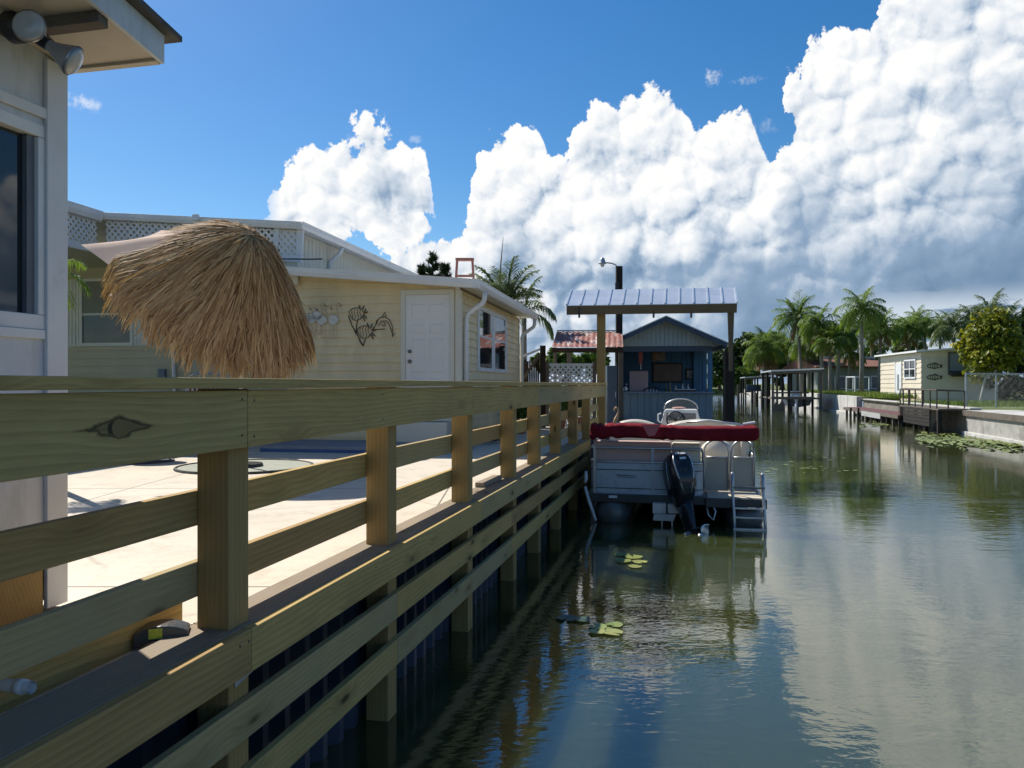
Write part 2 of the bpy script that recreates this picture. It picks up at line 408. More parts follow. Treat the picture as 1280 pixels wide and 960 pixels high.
M_['gutter'] = mat('white_gutter_metal', (.78, .78, .77), (.70, .70, .69), .35, 2.0, grime=(.5, .49, .46), gscale=1.0, glo=.62, ghi=.85)
M_['cream'] = mat('cream_siding', (.76, .62, .37), (.68, .555, .33), .5, 1.6, grime=(.46, .39, .24), gscale=.8, glo=.5, ghi=.85, stretch=(2.2, 2.2, .7))
M_['sage'] = mat('pale_olive_siding', (.53, .48, .36), (.47, .43, .32), .5, 1.2)
M_['creamwhite'] = mat('cream_white_panel', (.68, .65, .54), (.62, .59, .49), .5, 1.5)
M_['soffit'] = mat('soffit_paint', (.62, .54, .42), (.54, .46, .35), .6, 2.0, grime=(.34, .28, .2), gscale=2.5, glo=.6, ghi=.8)
M_['concrete'] = mat('grey_concrete', (.40, .385, .35), (.28, .27, .245), .85, 2.2, .3, 18, grime=(.15, .145, .125), gscale=1.1, glo=.5, ghi=.72)
M_['concrete_pale'] = mat('pale_concrete', (.56, .54, .50), (.42, .41, .38), .85, 1.6, .3, 18, grime=(.24, .235, .22), gscale=.9, glo=.52, ghi=.74)
M_['dark_glass'] = glass('dark_window_glass')
M_['black'] = mat('black_plastic', (.012, .012, .014), (.02, .02, .022), .35, 5)
M_['steel'] = mat('brushed_aluminium', (.62, .62, .63), (.5, .5, .51), .28, 4, metal=.9)
M_['galv'] = mat('galvanised_steel', (.46, .48, .50), (.33, .35, .37), .45, 6, metal=.6)
M_['pvc'] = mat('white_pvc', (.75, .76, .78), (.68, .69, .7), .35, 4)
M_['brass'] = mat('dark_nickel', (.25, .23, .20), (.2, .19, .17), .3, 4, metal=.9)
M_['bark'] = mat('palm_bark', (.30, .27, .23), (.17, .15, .125), .9, 5, .5, 20, stretch=(1, 1, 6))
M_['bark_dark'] = mat('tree_bark', (.10, .075, .055), (.06, .045, .035), .9, 5, .5, 20)
M_['palm'] = leafmat('palm_leaf', (.090, .17, .030), (.22, .30, .065), trans=.40)
M_['palm_dry'] = leafmat('dry_palm_leaf', (.20, .13, .06), (.32, .22, .11), trans=.2)
M_['palm_grey'] = leafmat('blue_green_palm_leaf', (.065, .105, .040), (.16, .21, .095), trans=.3)
M_['leaf_dark'] = leafmat('dark_tree_leaf', (.018, .045, .010), (.055, .095, .022), trans=.25)
M_['leaf_mid'] = leafmat('green_tree_leaf', (.055, .115, .018), (.150, .210, .040), trans=.3)
M_['leaf_yellow'] = leafmat('yellow_green_leaf', (.095, .135, .014), (.34, .33, .035), (.55, .44, .035), trans=.35)
M_['needle'] = leafmat('conifer_needle', (.015, .035, .012), (.04, .07, .02), trans=.15)
M_['grass'] = leafmat('grass_blade', (.10, .16, .03), (.22, .28, .06), trans=.3)

# ================================================================ the setting: ground, water, patio
def ground_mats():
    m, t, b = new_mat('lawn_earth'); tc = t.new('ShaderNodeTexCoord')
    n1 = t.noise(tc.outputs['Object'], .35, 6, .65, dim='3D'); n2 = t.noise(tc.outputs['Object'], 9, 4, .7, dim='3D')
    col = t.mix(t.mr(n1, .35, .65), (.085, .13, .025, 1), (.17, .19, .05, 1)); col = t.mix(t.mr(n2, .4, .7), col, (.06, .085, .02, 1))
    col = t.mix(t.mr(n1, .62, .72), col, (.30, .26, .18, 1))
    t.put(b.inputs['Base Color'], col); b.inputs['Roughness'].default_value = .95
    M_['lawn'] = m
    m, t, b = new_mat('patio_concrete'); tc = t.new('ShaderNodeTexCoord'); p = tc.outputs['Object']
    n1 = t.noise(p, .55, 6, .62, dim='3D'); n2 = t.noise(p, 5, 5, .65, dim='3D'); n3 = t.noise(p, 55, 3, .6, dim='3D')
    col = t.mix(t.mr(n1, .35, .68), (.64, .565, .455, 1), (.54, .475, .375, 1)); col = t.mix(t.mr(n2, .50, .74), col, (.45, .39, .30, 1))
    col = t.mix(t.m('MULTIPLY', t.mr(n3, .5, .75), .35), col, (.40, .36, .31, 1))
    vo = t.new('ShaderNodeTexVoronoi', feature='DISTANCE_TO_EDGE', voronoi_dimensions='2D'); vo.inputs['Scale'].default_value = .33
    wp = t.new('ShaderNodeTexNoise'); wp.inputs['Scale'].default_value = 1.2; wp.inputs['Detail'].default_value = 5; t.lk(p, wp.inputs['Vector'])
    t.put(vo.inputs['Vector'], t.vm('ADD', p, t.vm('SCALE', wp.outputs['Color'], sc=.5)))
    crack = t.m('MULTIPLY', t.mr(vo.outputs['Distance'], .010, .003), t.mr(n1, .42, .58))
    col = t.mix(t.m('MULTIPLY', crack, .55), col, (.2, .18, .15, 1))
    s = t.sep(p)
    for ax, per, o in ((0, 3.05, .4), (1, 3.6, 1.1)):
        g = t.m('ABSOLUTE', t.m('SUBTRACT', t.m('FRACT', t.m('DIVIDE', t.m('ADD', s[ax], o), per)), .5))
        col = t.mix(t.mr(g, .0035, .0015), col, (.16, .145, .12, 1))
    t.put(b.inputs['Base Color'], col); b.inputs['Roughness'].default_value = .85
    bp = t.new('ShaderNodeBump'); bp.inputs['Strength'].default_value = .25; bp.inputs['Distance'].default_value = .01; t.put(bp.inputs['Height'], n2); t.lk(bp.outputs[0], b.inputs['Normal'])
    M_['patio'] = m
    m, t, b = new_mat('canal_water'); tc = t.new('ShaderNodeTexCoord'); p = tc.outputs['Object']
    b.inputs['Base Color'].default_value = (.040, .050, .017, 1); b.inputs['Roughness'].default_value = .03; b.inputs['IOR'].default_value = 1.74; b.subsurface_method = 'BURLEY'; b.inputs['Subsurface Weight'].default_value = 1.0; b.inputs['Subsurface Radius'].default_value = (1.0, 1.0, .7); b.inputs['Subsurface Scale'].default_value = .55
    b.inputs['Specular IOR Level'].default_value = .80
    wz = t.new('ShaderNodeTexNoise'); wz.inputs['Scale'].default_value = .5; wz.inputs['Detail'].default_value = 3; t.lk(p, wz.inputs['Vector'])
    q = t.vm('ADD', p, t.vm('SCALE', wz.outputs['Color'], sc=.9))
    r1 = t.noise(t.vm('MULTIPLY', q, (1.5, 3.0, 1)), 1.0, 3, .55, dim='3D')
    r2 = t.noise(t.vm('MULTIPLY', q, (4.5, 10.0, 1)), 1.0, 3, .6, dim='3D')
    r3 = t.noise(t.vm('MULTIPLY', q, (13, 24.0, 1)), 1.0, 2, .5, dim='3D')
    calm = t.mr(t.noise(t.vm('MULTIPLY', p, (.16, .10, 1)), 1.0, 3, .5, dim='3D'), .35, .68, .30, 1.0)
    h = t.m('ADD', t.m('MULTIPLY', r1, .015), t.m('ADD', t.m('MULTIPLY', r2, .0105), t.m('MULTIPLY', r3, .0024)))
    bp = t.new('ShaderNodeBump'); bp.inputs['Distance'].default_value = 1.0; t.put(bp.inputs['Strength'], t.m('MULTIPLY', calm, .29)); t.put(bp.inputs['Height'], h); t.lk(bp.outputs[0], b.inputs['Normal'])
    M_['water'] = m
ground_mats()
FAR = 6000
b = MB()
ZL, ZR = .985, .95
OL, OR, TE = 2.02, -10.75, 175.0
a0, a1 = C(-60, OL, ZL), C(TE, OL, ZL); r0, r1 = C(-60, OR, ZR), C(TE, OR, ZR)
b.quad((-FAR, -60, ZL), a0, a1, (-FAR, a1.y, ZL))
b.quad(r0, (FAR, -60, ZR), (FAR, r1.y, ZR), r1)
b.quad((-FAR, a1.y, ZL), a1, r1, (FAR, r1.y, ZR), (FAR, FAR, 1.2), (-FAR, FAR, 1.2))
b.quad(a1, C(TE, OL, -1), C(TE, OR, -1), r1)                      # the far end of the canal
tag(b.build('ground', M_['lawn']), kind='structure')
b = MB().quad(C(-80, 3.5, 0), C(-80, -13, 0), C(TE + 1, -13, 0), C(TE + 1, 3.5, 0))
tag(b.build('water', M_['water']), kind='structure')
b = MB()                                                          # patio slab along the railing
b.hexa([C(-6, 1.935, .9), C(24, 1.935, .9), C(24, 12, .9), C(-6, 12, .9)][::-1], [C(-6, 1.935, 1.0), C(24, 1.935, 1.0), C(24, 12, 1.0), C(-6, 12, 1.0)][::-1])
o = b.build('patio', M_['patio']); tag(o, kind='structure')

# ---------------------------------------------------------------- left seawall of corrugated sheet piles
M_['sheet'] = mat('navy_sheet_pile', (.045, .055, .085), (.025, .032, .052), .5, 1.5, grime=(.09, .085, .075), gscale=1.5, glo=.6, ghi=.8)
b = MB(); n = 620; T0, T1 = -8.0, 23.0
for i in range(n):
    def oo(k):
        ph = (k / n * (T1 - T0) / .20) % 1
        return 1.90 + (.0 if ph < .38 else (.055 * (ph - .38) / .12 if ph < .5 else (.055 if ph < .88 else .055 * (1 - (ph - .88) / .12))))
    ta, tb = T0 + (T1 - T0) * i / n, T0 + (T1 - T0) * (i + 1) / n
    b.quad(C(ta, oo(i), -1.2), C(tb, oo(i + 1), -1.2), C(tb, oo(i + 1), .999), C(ta, oo(i), .999))
o = b.build('seawall', M_['sheet']); tag(o, 'dark navy corrugated sheet seawall behind the lower boards of the wooden railing', 'seawall')

# ---------------------------------------------------------------- the wooden railing
rail = thing('wooden_railing', C(6, 1.75, 1.0), 'long new timber railing with square posts running along the canal edge of the patio', 'railing')
post_px = (286, 485, 585, 642, 672, 699.5, 721, 737)
post_t = [t_at(px, 1.74) for px in post_px]
post_t[4] = post_t[3] + (post_t[5] - post_t[3]) * .47
post_t = [post_t[0] - 1.72, *post_t]                                # one more out of sight on the left
T_END = t_at(757, 1.72)
NN = CN
for tt in post_t:
    c = C(tt + .07, 1.81)
    board('post', rail, c + V((0, 0, -.6)), c + V((0, 0, 1.981)), CN, .14, .14, M_['pt_post'], .006)
j = lambda px, o=1.70: t_at(px, o)
tj = [-2.2, j(310), j(592), j(673), T_END]
for k in range(4):
    a, e = tj[k] + (.002 if k else 0), tj[k + 1] - .002
    board('top_rail', rail, C(a, 1.720, 1.8625), C(e, 1.720, 1.8625 + (.004 if k == 1 else 0)), CN, .038, .225, M_['pt_knot'] if k == 0 else (M_['pt'], M_['pt'], M_['pt_c'])[k - 1])
tj = [-2.2, j(503, 1.68), j(668, 1.68), T_END + .02]
for k in range(3):
    board('cap', rail, C(tj[k] + .002, 1.79, 2.001 + .003 * (k % 2)), C(tj[k + 1] - .002, 1.79, 2.001 + .003 * ((k + 1) % 2)), CN, .235, .038, M_['pt'])
ts = [-2.2] + [q for q in post_t] + [T_END]
for k in range(len(ts) - 1):
    for z in (1.514, 1.235):
        board('slat', rail, C(ts[k] + .071 if k else ts[k], 1.900, z + random.Random(k * 3 + int(z * 10)).uniform(-.006, .006)), C(ts[k + 1] + .069, 1.900, z), CN, .038, .138, (M_['pt'], M_['pt_b'], M_['pt_c'])[(k * 2 + (z > 1.4) * 2) % 3])
tj = [-2.2, j(306), j(598), t_at(675, 1.7), t_at(735, 1.7)]
for k in range(4):
    board('ledge', rail, C(tj[k] + .002, 1.822, 1.026), C(tj[k + 1] - .002, 1.822, 1.026), CN, .224, .038, M_['pt_grey'])
    board('kerb_board', rail, C(tj[k] + .002, 1.689, .958), C(tj[k + 1] - .002, 1.689, .958), CN, .038, .17, (M_['pt_b'], M_['pt'], M_['pt_c'], M_['pt'])[k])
tj2 = [-2.2, j(497), j(640), t_at(735, 1.7)]
for k in range(3):
    board('waler', rail, C(tj2[k] + .002, 1.7195, .678), C(tj2[k + 1] - .002, 1.7195, .678), CN, .038, .152, (M_['pt_c'], M_['pt'], M_['pt_b'])[k])
    board('waler', rail, C(tj2[k] + .002, 1.7195, .40), C(tj2[k + 1] - .002, 1.7195, .40), CN, .038, .152, (M_['pt'], M_['pt_c'], M_['pt'])[k])
b = MB().obox(C(post_t[1] - .02, 1.703, .85), C(post_t[1] + .13, 1.703, .875), CN, .004, .035)
b.build('strap', M_['galv'], rail)
for px_s, zs in ((303, 1.94), (303, 1.80), (318, 1.935), (318, 1.79), (478, 1.94), (479, 1.80), (586, 1.93), (598, 1.79)):
    ts_ = t_at(px_s, 1.70); b = MB(); b.tube([C(ts_, 1.702, zs), C(ts_, 1.6995, zs)], .0055, 8); b.build('screw', M_['black'], rail)
for px_s in (300, 311, 470, 575):
    ts_ = t_at(px_s, 1.67); b = MB(); b.tube([C(ts_, 1.671, 1.0), C(ts_, 1.6685, 1.0)], .0055, 8); b.build('screw', M_['black'], rail)
# board with a pvc stub inside the first bay, and the package lying at its end
kb = thing('planter_board', C(0, 2.05, 1.0), 'unpainted wide timber board on edge beside the white cottage with a pipe stub', 'board')
board('plank', kb, C(-2.2, 2.06, 1.105), C(2.82, 2.06, 1.09), CN, .04, .225, M_['pt'])
pz = P(14, 857, 2.36)
b = MB(); b.tube([pz + CN * .05, pz - CN * .035 - CD * .0, pz - CN * .075], .019, 16, caps=False); b.tube([pz - CN * .02, pz - CN * .05], .023, 16); b.tube([pz - CN * .0749, pz + CN * .05], .0145, 16, caps=False)
b.build('pipe_stub', M_['pvc'], kb, smooth=True)
pk = thing('strap_package', C(2.75, 2.0, 1.05), 'flat dark package with a small yellow label lying by the first railing post', 'package')
b = MB(); c0 = P(203, 787, 2.97); A = CD * .5 - CN * .86; A.normalize(); B_ = V((0, 0, 1)).cross(A)
rings = []
for k in range(9):
    u = k / 8 - .5; droop = -.10 * u * u
    h = .028; dd = .05
    q = c0 + A * u * .19 + V((0, 0, droop))
    rings.append([q - B_ * dd - V((0, 0, h)), q + B_ * dd - V((0, 0, h)), q + B_ * dd + V((0, 0, h)), q - B_ * dd + V((0, 0, h))])
b.loft(rings); b.build('wrap', mat('dark_grey_film', (.05, .05, .045), (.09, .088, .08), .35, 8), pk, bevel=.006)
b = MB(); q = c0 - A * .018
for s_ in (-1, 1):
    pass
nn = -B_ if (-B_).dot(-c0) > 0 else B_
q = q + nn * .0515
b.quad(q - A * .024 - V((0, 0, .018)), q + A * .024 - V((0, 0, .018)), q + A * .024 + V((0, 0, .02)), q - A * .024 + V((0, 0, .02)))
b.build('sticker', mat('yellow_sticker', (.62, .60, .04), (.5, .48, .05), .4, 60, lo=.5, hi=.55), pk)

# ================================================================ white cottage on the left
WO, WT = 2.75, 2.96                                                # wall plane offset, end of the wall
cot = thing('white_cottage', C(1, 4, 1.0), 'white painted cottage with an overhanging eave and a dark window at the near left', 'building')
WT0 = -4.0
b = MB()
def wallbox(b, t0, t1, z0, z1, o0=WO, o1=WO + .10):
    b.hexa([C(t0, o0, z0), C(t1, o0, z0), C(t1, o1, z0), C(t0, o1, z0)], [C(t0, o0, z1), C(t1, o0, z1), C(t1, o1, z1), C(t0, o1, z1)])
wz0, wz1, wt0, wt1 = 2.235, 3.125, 1.2, t_at(54, 2.75)
wallbox(b, WT0, wt0, 1.2, 3.9); wallbox(b, wt1, WT - .012, 1.2, 3.9); wallbox(b, wt0, wt1, 1.2, wz0); wallbox(b, wt0, wt1, wz1, 3.9)
b.hexa([C(WT0, WO + .1, 1.0), C(WT - .012, WO + .1, 1.0), C(WT - .012, 7, 1.0), C(WT0, 7, 1.0)], [C(WT0, WO + .1, 3.9), C(WT - .012, WO + .1, 3.9), C(WT - .012, 7, 3.9), C(WT0, 7, 3.9)])
b.build('wall', M_['white2'], cot)
b = MB(); wallbox(b, WT0, WT - .13, 1.0, 1.2, WO - .012, WO + .1); b.build('skirt_board', M_['pt_post'], cot)
b = MB(); wallbox(b, WT - .115, WT, 1.02, 3.42, WO - .022, WO - .001); wallbox(b, WT - .011, WT + .001, 1.02, 3.42, WO - .021, WO + .12)
b.build('corner_trim', M_['white'], cot, bevel=.003)
b = MB()
wallbox(b, wt0 - .06, wt1 + .06, wz1 + .03, wz1 + .075, WO - .018, WO - .001)
b.build('head_trim', M_['white'], cot, bevel=.003)
b = MB()
for (q0, q1, y0, y1) in ((wt0 + .001, wt1 - .001, wz1 - .055, wz1 - .001), (wt0 + .001, wt1 - .001, wz0 + .001, wz0 + .065), (wt1 - .036, wt1 - .001, wz0 + .066, wz1 - .056), (wt0 + .001, wt0 + .085, wz0 + .066, wz1 - .056)):
    wallbox(b, q0, q1, y0, y1, WO - .010, WO + .07)
wf = b.build('window', M_['white'], cot, bevel=.004)
b = MB(); wallbox(b, wt0 + .05, wt1 - .05, wz0 + .03, wz1 - .03, WO + .035, WO + .045); b.build('pane', M_['dark_glass'], wf)
b = MB()
for q in (wt1 - .0755,): wallbox(b, q, q + .038, wz0 + .067, wz1 - .057, WO + .01, WO + .034)
b.build('sash', mat('grey_sash', (.16, .17, .19), (.12, .13, .15), .5, 4), wf)
b = MB(); wallbox(b, WT0, WT - .118, 2.195, 2.235, WO - .016, WO - .001); b.build('sill_trim', M_['white'], cot, bevel=.003)
# eave
OE = 2.25
def ez(t): return 3.407 + .16 * (2.99 - t)
b = MB(); tf, tb = 2.985, -4.0
def slab(b, o0, o1, t0, t1, dz0, dz1):
    b.hexa([C(t0, o0, ez(t0) + dz0), C(t1, o0, ez(t1) + dz0), C(t1, o1, ez(t1) + dz0), C(t0, o1, ez(t0) + dz0)],
           [C(t0, o0, ez(t0) + dz1), C(t1, o0, ez(t1) + dz1), C(t1, o1, ez(t1) + dz1), C(t0, o1, ez(t0) + dz1)])
slab(b, OE + .021, WO - .001, tb, tf - .03, .012, .03); b.build('soffit', M_['soffit'], cot)
b = MB(); slab(b, OE, OE + .02, tb, tf, 0, .125); b.build('fascia', M_['white2'], cot, bevel=.002)
b = MB(); slab(b, OE + .021, WO + 3, tf - .029, tf, -.002, .122); b.build('end_board', M_['soffit'], cot)
b = MB(); slab(b, OE + .022, WO - .002, 2.62, 2.67, -.035, .0115); b.build('rafter', M_['old_wood'], cot); b = MB(); slab(b, OE + .022, WO - .002, 1.3, 1.36, -.03, .0115); b.build('rafter', M_['old_wood'], cot)
b = MB(); slab(b, OE - .045, WO + 3.5, tb, tf + .06, .126, .150); b.build('roof', mat('grey_shingle', (.12, .11, .10), (.07, .065, .06), .9, 12, .4, 30), cot)
# twin floodlight under the eave
fl = thing('floodlight', C(2.6, 2.72, 3.2), 'twin outdoor floodlight with two glass bulbs under the cottage eave', 'floodlight')
pm = P(20, 34, 3.13); 
pm = V((pm.x, pm.y, pm.z)); 
b = MB(); nrm = -CN
b.tube([pm + CN * .02, pm + nrm * .02, pm + nrm * .03], [.062, .062, .045], 24); b.build('mounting_plate', M_['black'], fl, smooth=False)
b = MB()
def par_lamp(c, d):
    d = V(d).normalized(); x = d.orthogonal().normalized(); y = d.cross(x)
    prof = [(-.10, .019), (-.085, .022), (-.07, .026), (-.045, .036), (0, .058), (.008, .0625), (.014, .061)]
    hb = MB(); hb.loft([[c + d * z + (x * math.cos(2 * math.pi * k / 24) + y * math.sin(2 * math.pi * k / 24)) * r for k in range(24)] for z, r in prof], caps=False)
    o = hb.build('lamp', mat('silvered_glass', (.42, .40, .38), (.3, .29, .28), .25, 6, metal=.6), fl, smooth=True)
    lb = MB(); prof = [(.0141, .0605), (.024, .050), (.030, .03), (.032, .004)]
    lb.loft([[c + d * z + (x * math.cos(2 * math.pi * k / 24) + y * math.sin(2 * math.pi * k / 24)) * r for k in range(24)] for z, r in prof])
    lb.build('lens', mat('frosted_lens', (.50, .49, .46), (.38, .37, .35), .15, 9), o, smooth=True)
    sb = MB(); sb.cyl(c - d * .17, c - d * .09, .022, .023, 16); sb.build('socket', M_['black'], o)
par_lamp(P(38, 34, 2.95), (.12, -1.0, -.02)); 
par_lamp(P(88, 74, 3.02), (.80, .22, -.50))
b = MB(); b.tube([pm + nrm * .03, P(30, 36, 3.10)], .014, 10); b.tube([pm + nrm * .03, P(58, 50, 3.10)], .014, 10); b.build('swivel_arm', M_['black'], fl)

# ================================================================ cream mobile home across the patio
HA = R(10.4); HD = V((math.sin(HA), math.cos(HA), 0)); HN = V((-math.cos(HA), math.sin(HA), 0)); C0 = V((-.824, 12.3, 0))
def H(s, l, z): return C0 + HN * s + HD * l + V((0, 0, z))
def siding(b, fa, fb, z0, top_a, top_b, nrm, pitch=.135, lip=.022):
    """lap siding between two plan points; the top may slope"""
    fa, fb, nrm = V(fa), V(fb), V(nrm)
    z = z0
    while z < max(top_a, top_b):
        za, zb = min(z + pitch, top_a), min(z + pitch, top_b)
        ya, yb = min(z, top_a), min(z, top_b)
        up = V((0, 0, 1))
        b.quad(fa + nrm * lip + up * ya, fb + nrm * lip + up * yb, fb + up * zb + nrm * .001, fa + up * za + nrm * .001)
        b.quad(fa + up * ya, fb + up * yb, fb + nrm * lip + up * yb, fa + nrm * lip + up * ya)
        z += pitch
def lattice(b, o, ux, uz, wd, ht, pitch=.118, st=.040, th=.006):
    o, ux, uz = V(o), V(ux).normalized(), V(uz).normalized(); n = ux.cross(uz)
    for sgn, lay in ((1, 0), (-1, 1)):
        k = -int(ht / pitch) - 2
        while k * pitch < wd + ht + pitch:
            # line u = k*pitch + sgn*v
            u0 = k * pitch if sgn > 0 else k * pitch
            pts = []
            va, vb = 0.0, ht
            ua, ub = u0 + sgn * va, u0 + sgn * vb
            # clip to 0..wd
            def clip(ua, va, ub, vb):
                if ua == ub: return None
                t0, t1 = 0.0, 1.0
                for lo, hi, p, q in ((0, wd, ua, ub),):
                    d = q - p; a, c = (lo - p) / d, (hi - p) / d
                    if a > c: a, c = c, a
                    t0, t1 = max(t0, a), min(t1, c)
                return (t0, t1) if t1 - t0 > .02 else None
            r = clip(ua, va, ub, vb)
            if r:
                q0 = o + ux * (ua + (ub - ua) * r[0]) + uz * (va + (vb - va) * r[0]) + n * th * lay
                q1 = o + ux * (ua + (ub - ua) * r[1]) + uz * (va + (vb - va) * r[1]) + n * th * lay
                b.obox(q0, q1, n, th * .95, st)
            k += 1
home = thing('mobile_home', H(2, 2, 1.0), 'cream mobile home with lap siding, a white panel door and white eaves across the patio', 'house')
def ztop(s): return 3.597 + .09 * (s + .3)
b = MB()
siding(b, H(.06, 0, 0), H(2.95, 0, 0), 1.0, ztop(0) - .03, ztop(2.95) - .03, -HD)
b.build('front_siding', M_['cream'], home)
b = MB(); siding(b, H(0, .06, 0), H(0, 5.37, 0), 1.0, 3.5, 3.5, -HN); b.build('side_siding', M_['cream'], home)
b = MB(); b.hexa([H(2.95, .004, 1.0), H(.004, .004, 1.0), H(.004, 5.37, 1.0), H(2.95, 5.37, 1.0)], [H(2.95, .004, 3.5), H(.004, .004, 3.5), H(.004, 5.37, 3.5), H(2.95, 5.37, 3.5)])
b.build('wall_core', M_['cream'], home)
b = MB()
b.obox(H(.030, -.014, 1.0), H(.030, -.014, 3.56), HN, .075, .032); b.obox(H(-.014, .012, 1.0), H(-.014, .012, 3.48), HD, .075, .032)
b.build('corner_trim', M_['creamwhite'], home); b = MB().obox(H(-.013, 5.33, 1.0), H(-.013, 5.33, 3.48), HD, .075, .030); b.build('corner_trim', M_['creamwhite'], home)
# roof of the addition, fascia and gutters
b = MB()
b.hexa([H(2.96, -.30, ztop(2.96) - .05), H(-.30, -.30, ztop(-.3) - .05), H(-.30, 5.75, ztop(-.3) - .05), H(2.96, 5.75, ztop(2.96) - .05)],
       [H(2.96, -.30, ztop(2.96)), H(-.30, -.30, ztop(-.3)), H(-.30, 5.75, ztop(-.3)), H(2.96, 5.75, ztop(2.96))])
b.build('addition_roof', M_['gutter'], home)
def zrun(b, pa, pb, prof):
    """a trim profile of (out, z) pairs swept from pa to pb; out is measured along the third axis of each end"""
    pass
b = MB()
def gutter(b, pa, pb, out, hgt=.12, dep=.10):
    pa, pb, out = V(pa), V(pb), V(out); up = V((0, 0, 1))
    prof = [(0, 0), (dep * .55, -hgt * 1.02 + hgt), (dep, .0)]
    prof = [(0, -hgt), (dep * .6, -hgt), (dep * .92, -hgt * .55), (dep, -.012), (dep + .008, 0), (dep - .012, 0), (dep - .012, -.02), (0, -.02)]
    rings = [[p + out * a + up * z for a, z in prof] for p in (pa, pb)]
    b.loft(rings)
gutter(b, H(3.0, -.301, ztop(3.0) + .012), H(-.40, -.301, ztop(-.40) + .012), -HD, .135, .095)
b.build('front_gutter', M_['gutter'], home, bevel=.004)
b = MB(); gutter(b, H(-.301, -.39, ztop(-.3) + .010), H(-.301, 5.78, ztop(-.3) + .010), -HN, .135, .095); b.build('side_gutter', M_['gutter'], home, bevel=.004)
b = MB(); b.hexa([H(2.95, -.29, ztop(2.95) - .09), H(-.29, -.29, ztop(-.3) - .09), H(-.29, 5.7, ztop(-.3) - .09), H(2.95, 5.7, ztop(2.95) - .09)],
                 [H(2.95, -.29, ztop(2.95) - .056), H(-.29, -.29, ztop(-.3) - .056), H(-.29, 5.7, ztop(-.3) - .056), H(2.95, 5.7, ztop(2.95) - .056)])
b.build('soffit', M_['creamwhite'], home)
def downspout(l):
    b = MB(); pth = [H(-.36, l, 3.47), H(-.36, l, 3.36), H(-.33, l, 3.29), H(-.20, l, 3.20), H(-.10, l, 3.13), H(-.065, l, 3.04), H(-.062, l, 2.9), H(-.062, l, 1.02)]
    b.tube(pth, .042, 10); return b.build('downspout', M_['gutter'], home, smooth=True)
downspout(.16); downspout(5.45)
# panel door
ds0, ds1, dz0, dz1 = .17, .885, 1.46, 3.42
b = MB()
def fbox(b, s0, s1, z0, z1, o0, o1):
    """box on the front wall, o measured outwards"""
    b.hexa([H(s1, -o1, z0), H(s0, -o1, z0), H(s0, -o0, z0), H(s1, -o0, z0)], [H(s1, -o1, z1), H(s0, -o1, z1), H(s0, -o0, z1), H(s1, -o0, z1)])
fbox(b, ds0, ds1, dz0, dz1, .012, .028)
W_ = ds1 - ds0
pan = []
for (u0, u1) in ((.13, .46), (.54, .87)):
    for (v0, v1) in ((.80, .93), (.685, .765), (.365, .645), (.07, .33)):
        pan.append((u0, u1, v0, v1))
for (u0, u1, v0, v1) in pan:
    s0, s1 = ds0 + u0 * W_, ds0 + u1 * W_; z0, z1 = dz0 + v0 * 1.96, dz0 + v1 * 1.96; e = .025
    fr = [(s0, z0), (s1, z0), (s1, z1), (s0, z1)]; inn = [(s0 + e, z0 + e), (s1 - e, z0 + e), (s1 - e, z1 - e), (s0 + e, z1 - e)]
    for k in range(4):
        (a1, c1), (a2, c2) = fr[k], fr[(k + 1) % 4]; (b1, d1), (b2, d2) = inn[k], inn[(k + 1) % 4]
        b.quad(H(a1, -.0285, c1), H(a2, -.0285, c2), H(b2, -.040, d2), H(b1, -.040, d1))
    b.quad(*[H(a, -.040, z) for a, z in inn])
door = b.build('door', mat('warm_white_door', (.76, .73, .68), (.70, .67, .62), .45, 1.5), home)
for zz, r, nm in ((2.36, .026, 'door_knob'), (2.52, .024, 'deadbolt')):
    b = MB()
    s_ = ds1 - .065
    b.tube([H(s_, -.028, zz), H(s_, -.036, zz)], r + .006, 16); b.ell(H(s_, -.062, zz), r); b.tube([H(s_, -.034, zz), H(s_, -.06, zz)], .011, 10); b.build(nm, M_['brass'], door, smooth=True)
b = MB(); fbox(b, ds0 - .085, ds0 - .004, dz0, dz1 + .085, .010, .042); fbox(b, ds1 + .004, ds1 + .085, dz0, dz1 + .085, .010, .042); fbox(b, ds0 - .0035, ds1 + .0035, dz1 + .004, dz1 + .085, .010, .041); fbox(b, ds0 - .09, ds1 + .09, dz0 - .05, dz0 - .003, .005, .075)
b.build('door_frame', M_['creamwhite'], home, bevel=.004)
# side window: a pair of sashes
def sbox(b, l0, l1, z0, z1, o0, o1):
    b.hexa([H(-o1, l0, z0), H(-o1, l1, z0), H(-o0, l1, z0), H(-o0, l0, z0)][::-1], [H(-o1, l0, z1), H(-o1, l1, z1), H(-o0, l1, z1), H(-o0, l0, z1)][::-1])
l0, l1, z0, z1 = 1.25, 3.70, 2.29, 3.30
b = MB()
sbox(b, l0 - .10, l0, z0 - .06, z1 + .07, .004, .035); sbox(b, l1, l1 + .12, z0 - .06, z1 + .07, .004, .035); sbox(b, l0, l1, z1, z1 + .07, .004, .034); sbox(b, l0, l1, z0 - .06, z0, .004, .034)
lm = (l0 + l1) / 2
sbox(b, lm - .09, lm + .09, z0, z1, .004, .033); 
for a, c in ((l0, lm - .09), (lm + .09, l1)):
    sbox(b, a, c, (z0 + z1) / 2 + .03, (z0 + z1) / 2 + .065, .004, .030)
    for q in (.33, .66): pass
    sbox(b, a, a + .06, z0, z1, .004, .028); sbox(b, c - .06, c, z0, z1, .004, .028)
win = b.build('window', M_['white'], home)
b = MB(); sbox(b, l0 + .01, l1 - .01, z0 + .01, z1 - .01, .0225, .0262); b.build('pane', M_['dark_glass'], win)
